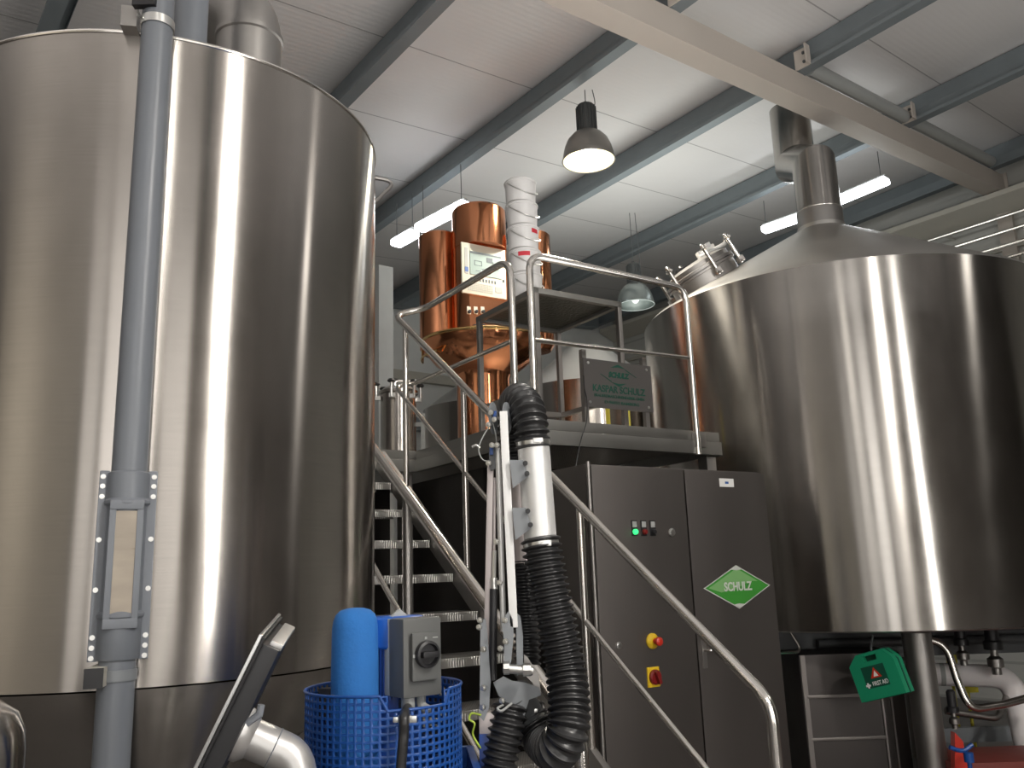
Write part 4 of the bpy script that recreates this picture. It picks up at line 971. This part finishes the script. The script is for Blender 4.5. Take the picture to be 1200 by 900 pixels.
b = MB(); f0 = Q(416, 800, -.03); ztf = Q(416, 712, -.03).z; fr_ = .047
b.lathe(V((f0.x, f0.y, 0)), [(0, zlow), (fr_, zlow), (fr_*1.02, ztf-.12), (fr_*.995, ztf-.04), (fr_*.95, ztf-.026), (fr_*.85, ztf-.014), (fr_*.65, ztf-.005), (fr_*.35, ztf-.001), (0, ztf)], 40); b.build('foam_cylinder', BLUES, root)
b = MB(); s = Q(383, 812, .06); b.box(s-Z*.02, (.03, .03, .06)); b.build('hidden_fitting', BLACK, root)
# switch box
sx_ = V((math.cos(.66), math.sin(.66), 0)); sy_ = V((-sx_.y, sx_.x, 0))     # box width axis, depth axis (away)
if sy_.y < 0: sy_ = -sy_
fcn = Q(497, 770, -.06)
b = MB(); b.box(fcn+sy_*.035, (.090, .06, .152), (sx_, sy_, Z), .008); sb_ = b.build('switch_box', GREYB, root)
b = MB(); b.box(fcn+sy_*.072, (.090, .022, .150), (sx_, sy_, Z), .005); b.build('back_shell', LGREY, sb_)
b = MB(); b.box(fcn-sy_*.003+Z*.002, (.062, .008, .092), (sx_, sy_, Z), .004); b.build('raised_face', GREYB, sb_)
b = MB(); b.lathe(fcn-sy_*.007+Z*.006, [(.020, .0), (.026, 0), (.026, .012), (.021, .014), (.019, .006), (0, .006)], 32, perp(-sy_)); dial = b.build('dial_ring', BLACK, sb_)
b = MB(); b.box(fcn-sy_*.02+Z*.006, (.036, .016, .012), (sx_, sy_, Z), .003); b.build('dial_grip', BLACK, dial)
b = MB(); b.box(fcn-sy_*.0075+Z*.037, (.005, .001, .005), (sx_, sy_, Z)); b.box(fcn-sy_*.0075-sx_*.028+Z*.004, (.005, .001, .006), (sx_, sy_, Z)); b.box(fcn-sy_*.0075+sx_*.022+Z*.037, (.012, .001, .002), (sx_, sy_, Z)); b.build('dial_mark', LGREY, sb_)
b = MB(); b.prism([fcn+sy_*.085+Z*.074-sx_*.03, fcn+sy_*.085+Z*.074+sx_*.02, fcn+sy_*.085+Z*.092-sx_*.005], sy_*.01); b.build('lug', LGREY, sb_)
b = MB(); g = fcn+sy_*.03-Z*.076; b.lathe(g-sx_*.02, [(0, -.03), (.012, -.03), (.014, -.015), (.014, 0), (0, 0)], 14); b.tube(smooth_path([g+sx_*.01, g+sx_*.012-Z*.02, g+sx_*.02-Z*.03-sy_*.02], 6), .010, 10); b.build('cable_gland', LGREY, sb_)
b = MB(); b.box(Q(466, 812, .0)+Z*.0, (.02, .05, .05), (sx_, sy_, Z)); b.build('mount_bracket', PAINTD, root)
b = MB(); b.tube(smooth_path([g-sx_*.02-Z*.02, Q(474, 838, -.17), Q(473, 862, -.18), Q(470, 900, -.18), Q(468, 960, -.18)], 8), .0095, 12); cbo = b.build('cable', RUBBER, root)
cq = Q(474, 843, -.172); b = MB(); b.lathe(cq-Z*.006, [(.0095, 0), (.0125, 0), (.0125, .013), (.0095, .013)], 18); b.box(cq+V((.016, 0, 0)), (.014, .008, .012), bev=.002); b.box(cq+V((-.016, 0, 0)), (.010, .006, .010), bev=.002); b.build('clamp', ZINC, cbo)
# ================================================================== OPERATOR PANEL on support arm
OY = 1.42
def O(px, py, d=0): return P(px, py, OY+d)
oa, ob_ = O(232, 894), O(306, 744)
Ld = (ob_-oa).normalized(); Wd = V((-.20, .98, 0)); Wd = (Wd-Ld*Wd.dot(Ld)).normalized(); Nd = Wd.cross(Ld).normalized()
if Nd.x < 0: Nd = -Nd                                  # Nd: towards the back of the panel (right)
Lh = .46; top_ = ob_; cenp = top_-Ld*(Lh/2)+Wd*.14
q = O(352, 990, .02)
root = thing('operator_panel', 'dark operator panel seen from behind on a silver support arm', 'operator panel', V((q.x, q.y, 0)))
b = MB(); b.box(cenp, (.28, Lh, .006), (Wd, Ld, Nd), .002); b.build('bezel', BEZEL, root)
b = MB(); b.box(cenp+Nd*.006, (.272, Lh-.008, .004), (Wd, Ld, Nd)); b.build('gasket', BLACK, root)
b = MB(); b.box(cenp+Nd*.022-Ld*.004, (.25, Lh-.02, .03), (Wd, Ld, Nd), .004); hs = b.build('rear_housing', BLACK, root)
b = MB(); b.box(cenp+Nd*.028+Ld*(Lh/2-.012), (.22, .012, .022), (Wd, Ld, Nd), .004); b.build('top_clip', TIN, root)
b = MB(); lq = O(289, 848, .05); b.tube([lq, lq+Ld*.02+Nd*.012, lq+Ld*.035+Nd*.008], .006, 8); b.build('latch', PVCD, root)
a0_ = cenp+Ld*(Lh/2-.185)+Nd*.036
arm = [a0_, a0_+Nd*.10, a0_+Nd*.125-Z*.09-Wd*.01, V((q.x, q.y, 1.02))]
b = MB(); b.tube(fillet(arm, .045, 8), .033, 28); b.build('support_arm', TIN, root)
dcl = (arm[1]-arm[0]).normalized()
b = MB(); b.lathe(arm[0]-dcl*.002, [(0, 0), (.046, 0), (.044, .012), (.034, .024)], 28, perp(dcl)); b.build('mount_flange', TIN, root)
b = MB(); b.torus(arm[0]+(arm[1]-arm[0])*.62, .0335, .0012, perp(dcl), 32, 6); b.build('arm_joint', PVCD, root)
b = MB(); b.tube([V((q.x, q.y, 0)), V((q.x, q.y, 1.06))], .036, 24); b.lathe(V((q.x, q.y, 0)), [(0, 0), (.16, 0), (.16, .015), (.04, .02)], 32); b.build('column', TIN, root)
# ================================================================== FUME ARM with black hoses
HY = 1.9
def H(px, py, d=0): return P(px, py, HY+d)
q = H(571, 905); 
root = thing('extraction_arm', 'jointed extraction arm with black corrugated hoses and white aluminium profile', 'extraction arm', V((q.x, q.y, 0)))
col = H(571, 858); b = MB(); b.box(V((col.x, col.y, col.z/2)), (.034, .034, col.z), bev=.004); b.box(V((col.x, col.y, .01)), (.2, .2, .02)); b.build('column', BLUED, root)
b = MB(); b.box(V((col.x, col.y, col.z+.015)), (.032, .03, .05), bev=.003); b.build('column_head', PINKT, root)
def bar(pa, pb, d0, d1, w, t, name, m, wd=V((1, 0, 0))):
    a, c = H(*pa, d0), H(*pb, d1); d = (c-a).normalized(); x = (wd-d*wd.dot(d)).normalized(); y = d.cross(x)
    b = MB(); b.box((a+c)/2, (w, t, (c-a).length), (x, y, d), .002); return b.build(name, m, root)
bar((590, 483), (602, 735), -.03, -.03, .0175, .03, 'white_profile', ALUW)
b = MB(); b.tube([H(583.5, 522, -.01), H(590, 740, -.01)], .0065, 14); b.build('guide_tube', ALU, root)
bar((575, 545), (569, 850), .02, .02, .014, .022, 'grey_profile', PINKT)
bar((580, 560), (578, 740), .03, .03, .006, .02, 'inner_profile', PINKT)
b = MB(); b.tube([H(578.5, 690, -.012), H(577.5, 797, -.012)], .0085, 14); gs = b.build('gas_spring', BLACK, root)
b = MB(); b.tube([H(579.5, 645, -.012), H(578.5, 692, -.012)], .0045, 10); b.lathe(H(579, 684, -.012), [(.0, -.012), (.0075, -.012), (.0075, .012), (0, .012)], 12); b.build('spring_rod', ZINC, gs)
def plate(pts, d, th, name, m):
    b = MB(); ps = [H(px, py, d) for px, py in pts]; n_ = (ps[1]-ps[0]).cross(ps[2]-ps[0]).normalized(); b.prism(ps, n_*th); return b.build(name, m, root)
def disc(px, py, d, r, hgt, name, m):                 # rounded lever plate, edge-on to the viewer
    b = MB(); b.lathe(H(px, py, d), [(0, -.002), (r, -.002), (r, .002), (0, .002)], 28, (V((0, 1, 0)), Z, V((1, 0, 0))), sy=hgt); return b.build(name, m, root)
for px, py, d in ((578, 490, .0), (594, 490, -.02)): 
    b = MB(); c = H(px, py, d); ax_ = (V((.35, .93, 0)), Z, V((.93, -.35, 0))); b.lathe(c, [(0, -.002), (.024, -.002), (.024, .002), (0, .002)], 28, ax_, sy=1.5); b.build('head_plate', PAINTG, root)
plate([(573, 525), (579, 522), (583, 528), (582, 548), (575, 552), (573, 545)], -.005, .004, 'link_plate', PAINTD)
plate([(563, 728), (569, 724), (571, 740), (575, 800), (573, 830), (567, 845), (562, 840)], -.03, .005, 'left_lever', PAINTG)
plate([(588, 728), (596, 716), (601, 726), (602, 745), (599, 775), (595, 790), (590, 785), (591, 755)], -.045, .005, 'right_lever', PAINTG)
plate([(605, 718), (610, 722), (613, 745), (613, 785), (606, 792), (605, 760)], -.02, .005, 'right_lever', PAINTG)
plate([(578, 800), (590, 793), (600, 798), (615, 800), (632, 806), (634, 815), (620, 820), (612, 848), (606, 842), (596, 826), (584, 815)], -.01, .006, 'pivot_bracket', PAINTG)
plate([(614, 767), (618, 770), (631, 790), (634, 812), (630, 816), (624, 800), (614, 790)], .01, .004, 'cover_plate', SATIN)
b = MB(); b.tube([H(590, 783, -.06), H(624, 786, -.05)], .0095, 16); b.lathe(H(613, 785, -.055), [(0, 0), (.013, 0), (.013, .016), (0, .016)], 8, perp(V((1, 0, 0)))); b.lathe(H(590, 783, -.06), [(0, 0), (.013, 0), (.013, .012), (0, .012)], 8, perp(V((1, 0, 0)))); b.build('pivot_bolt', ZINC, root)
for px, py, d in ((563, 727, -.04), (562, 735, -.04), (567, 761, -.04), (587, 760, -.05), (567, 806, -.04), (566, 829, -.04), (592, 727, -.06), (593, 752, -.06), (576, 484, -.03), (580, 492, -.03), (573, 498, -.03), (577, 522, -.03), (583, 522, -.03), (573, 543, -.03), (582, 635, -.03), (586, 683, -.03), (589, 821, -.03)):
    b = MB(); b.lathe(H(px, py, d), [(0, 0), (.0062, 0), (.0062, .005), (.0035, .0055), (.0035, .009), (0, .009)], 8, perp(V((-.35, -.93, .1)))); b.build('bolt', ZINC, root)
for px, py in ((580, 487), (576, 528)):
    b = MB(); b.box(H(px, py, -.012), (.008, .01, .02), bev=.002); b.build('blue_clip', BLUE, root)
b = MB(); b.tube(smooth_path([H(578, 495, -.02), H(568, 508, -.03), H(561, 525, -.03), H(565, 538, -.03), H(574, 541, -.02)], 8), .0014, 6); b.tube(smooth_path([H(578, 497, -.02), H(581, 510, -.03), H(582, 522, -.02)], 6), .0014, 6); b.build('wire', LGREY, root)
b = MB(); b.tube(smooth_path([H(553, 524, 0), H(558, 522, 0), H(562, 525, 0)], 4), .003, 8); b.build('pull_ring', ZINC, root)
b = MB(); b.tube(smooth_path([H(564, 838, -.03), H(553, 836, -.03), H(550, 843, -.03), H(556, 848, -.03), H(554, 860, -.02), H(560, 872, -.02), H(566, 880, -.01)], 8), .0022, 8); b.build('earth_wire', YGW, root)
# upper white duct tube and its brackets
b = MB(); b.tube([H(625, 521, -.02), H(633.5, 636, -.02)], .0355, 36); ut = b.build('duct_tube', ALU, root)
b = MB(); b.tube([H(605, 535, .10), H(612, 660, .10)], .030, 28); b.build('rear_duct_tube', PINKT, root)
for pts in ([(597, 539), (613, 539), (619, 558), (601, 572)], [(600, 595), (616, 595), (623, 618), (604, 633)]):
    o = plate(pts, -.055, .004, 'duct_bracket', PAINTG)
    b = MB()
    for px, py in ((pts[1][0]+2.5, pts[1][1]+4), (pts[2][0]-1.5, pts[2][1]-3)): b.lathe(H(px, py, -.062), [(0, 0), (.0055, 0), (.0055, .004), (0, .005)], 12, perp(V((0, -1, 0))))
    b.build('bracket_screw', BLACK, o)
for (px, py, r_) in ((624.6, 519, .0375), (634, 638, .0385)):
    b = MB(); c = H(px, py, -.02); ax_ = perp(H(633.5, 636, -.02)-H(625, 521, -.02)); b.lathe(c, [(r_-.003, -.008), (r_, -.007), (r_+.001, 0), (r_, .007), (r_-.003, .008)], 36, ax_); b.box(c+V((.01, -r_, 0)), (.022, .008, .010), bev=.002); b.build('band_clamp', ZINC, root)
b = MB(); hose(b, [H(625, 527, -.02), H(622, 500, -.02), H(617, 478, .0), H(608, 469, .045), H(601, 482, .095), H(602, 510, .10), H(605, 545, .10)], .0405, .0155, 24); b.build('upper_hose', RUBBER, root)
b = MB(); hose(b, [H(633, 630, -.02), H(640, 672, -.025), H(650, 722, -.03), H(662, 780, -.035), H(667, 825, -.06), H(665, 858, -.075), H(652, 878, -.05), H(637, 868, .03), H(617, 836, .06)], .044, .0145, 26); b.build('main_hose', RUBBER, root)
b = MB(); hose(b, [H(612, 655, .10), H(615, 700, .10), H(617, 740, .10), H(618, 780, .09)], .031, .014, 22); b.build('rear_hose', RUBBER, root)
b = MB(); hose(b, [H(598, 826, .0), H(594, 850, -.01), H(588, 880, -.015), H(580, 925, -.02), H(570, 990, -.02)], .038, .0155, 22); b.build('lower_hose', RUBBER, root)
b = MB(); b.tube([H(603, 812, .02), H(622, 844, .06)], .036, 32); b.build('connector', PAINTD, root)
b = MB(); c = H(618, 837, .052); ax_ = perp(H(622, 844, .06)-H(603, 812, .02)); b.lathe(c, [(.036, -.006), (.039, -.006), (.039, .006), (.036, .006)], 32, ax_); b.box(c-ax_[2]*0+V((.012, -.034, .012)), (.02, .008, .008), bev=.002); b.build('band_clamp', ZINC, root)
b = MB(); b.tube(smooth_path([H(590, 826, -.05), H(583, 830, -.05), H(588, 833, -.055), H(600, 824, -.05)], 6), .0025, 8); b.build('wire', LGREY, root)
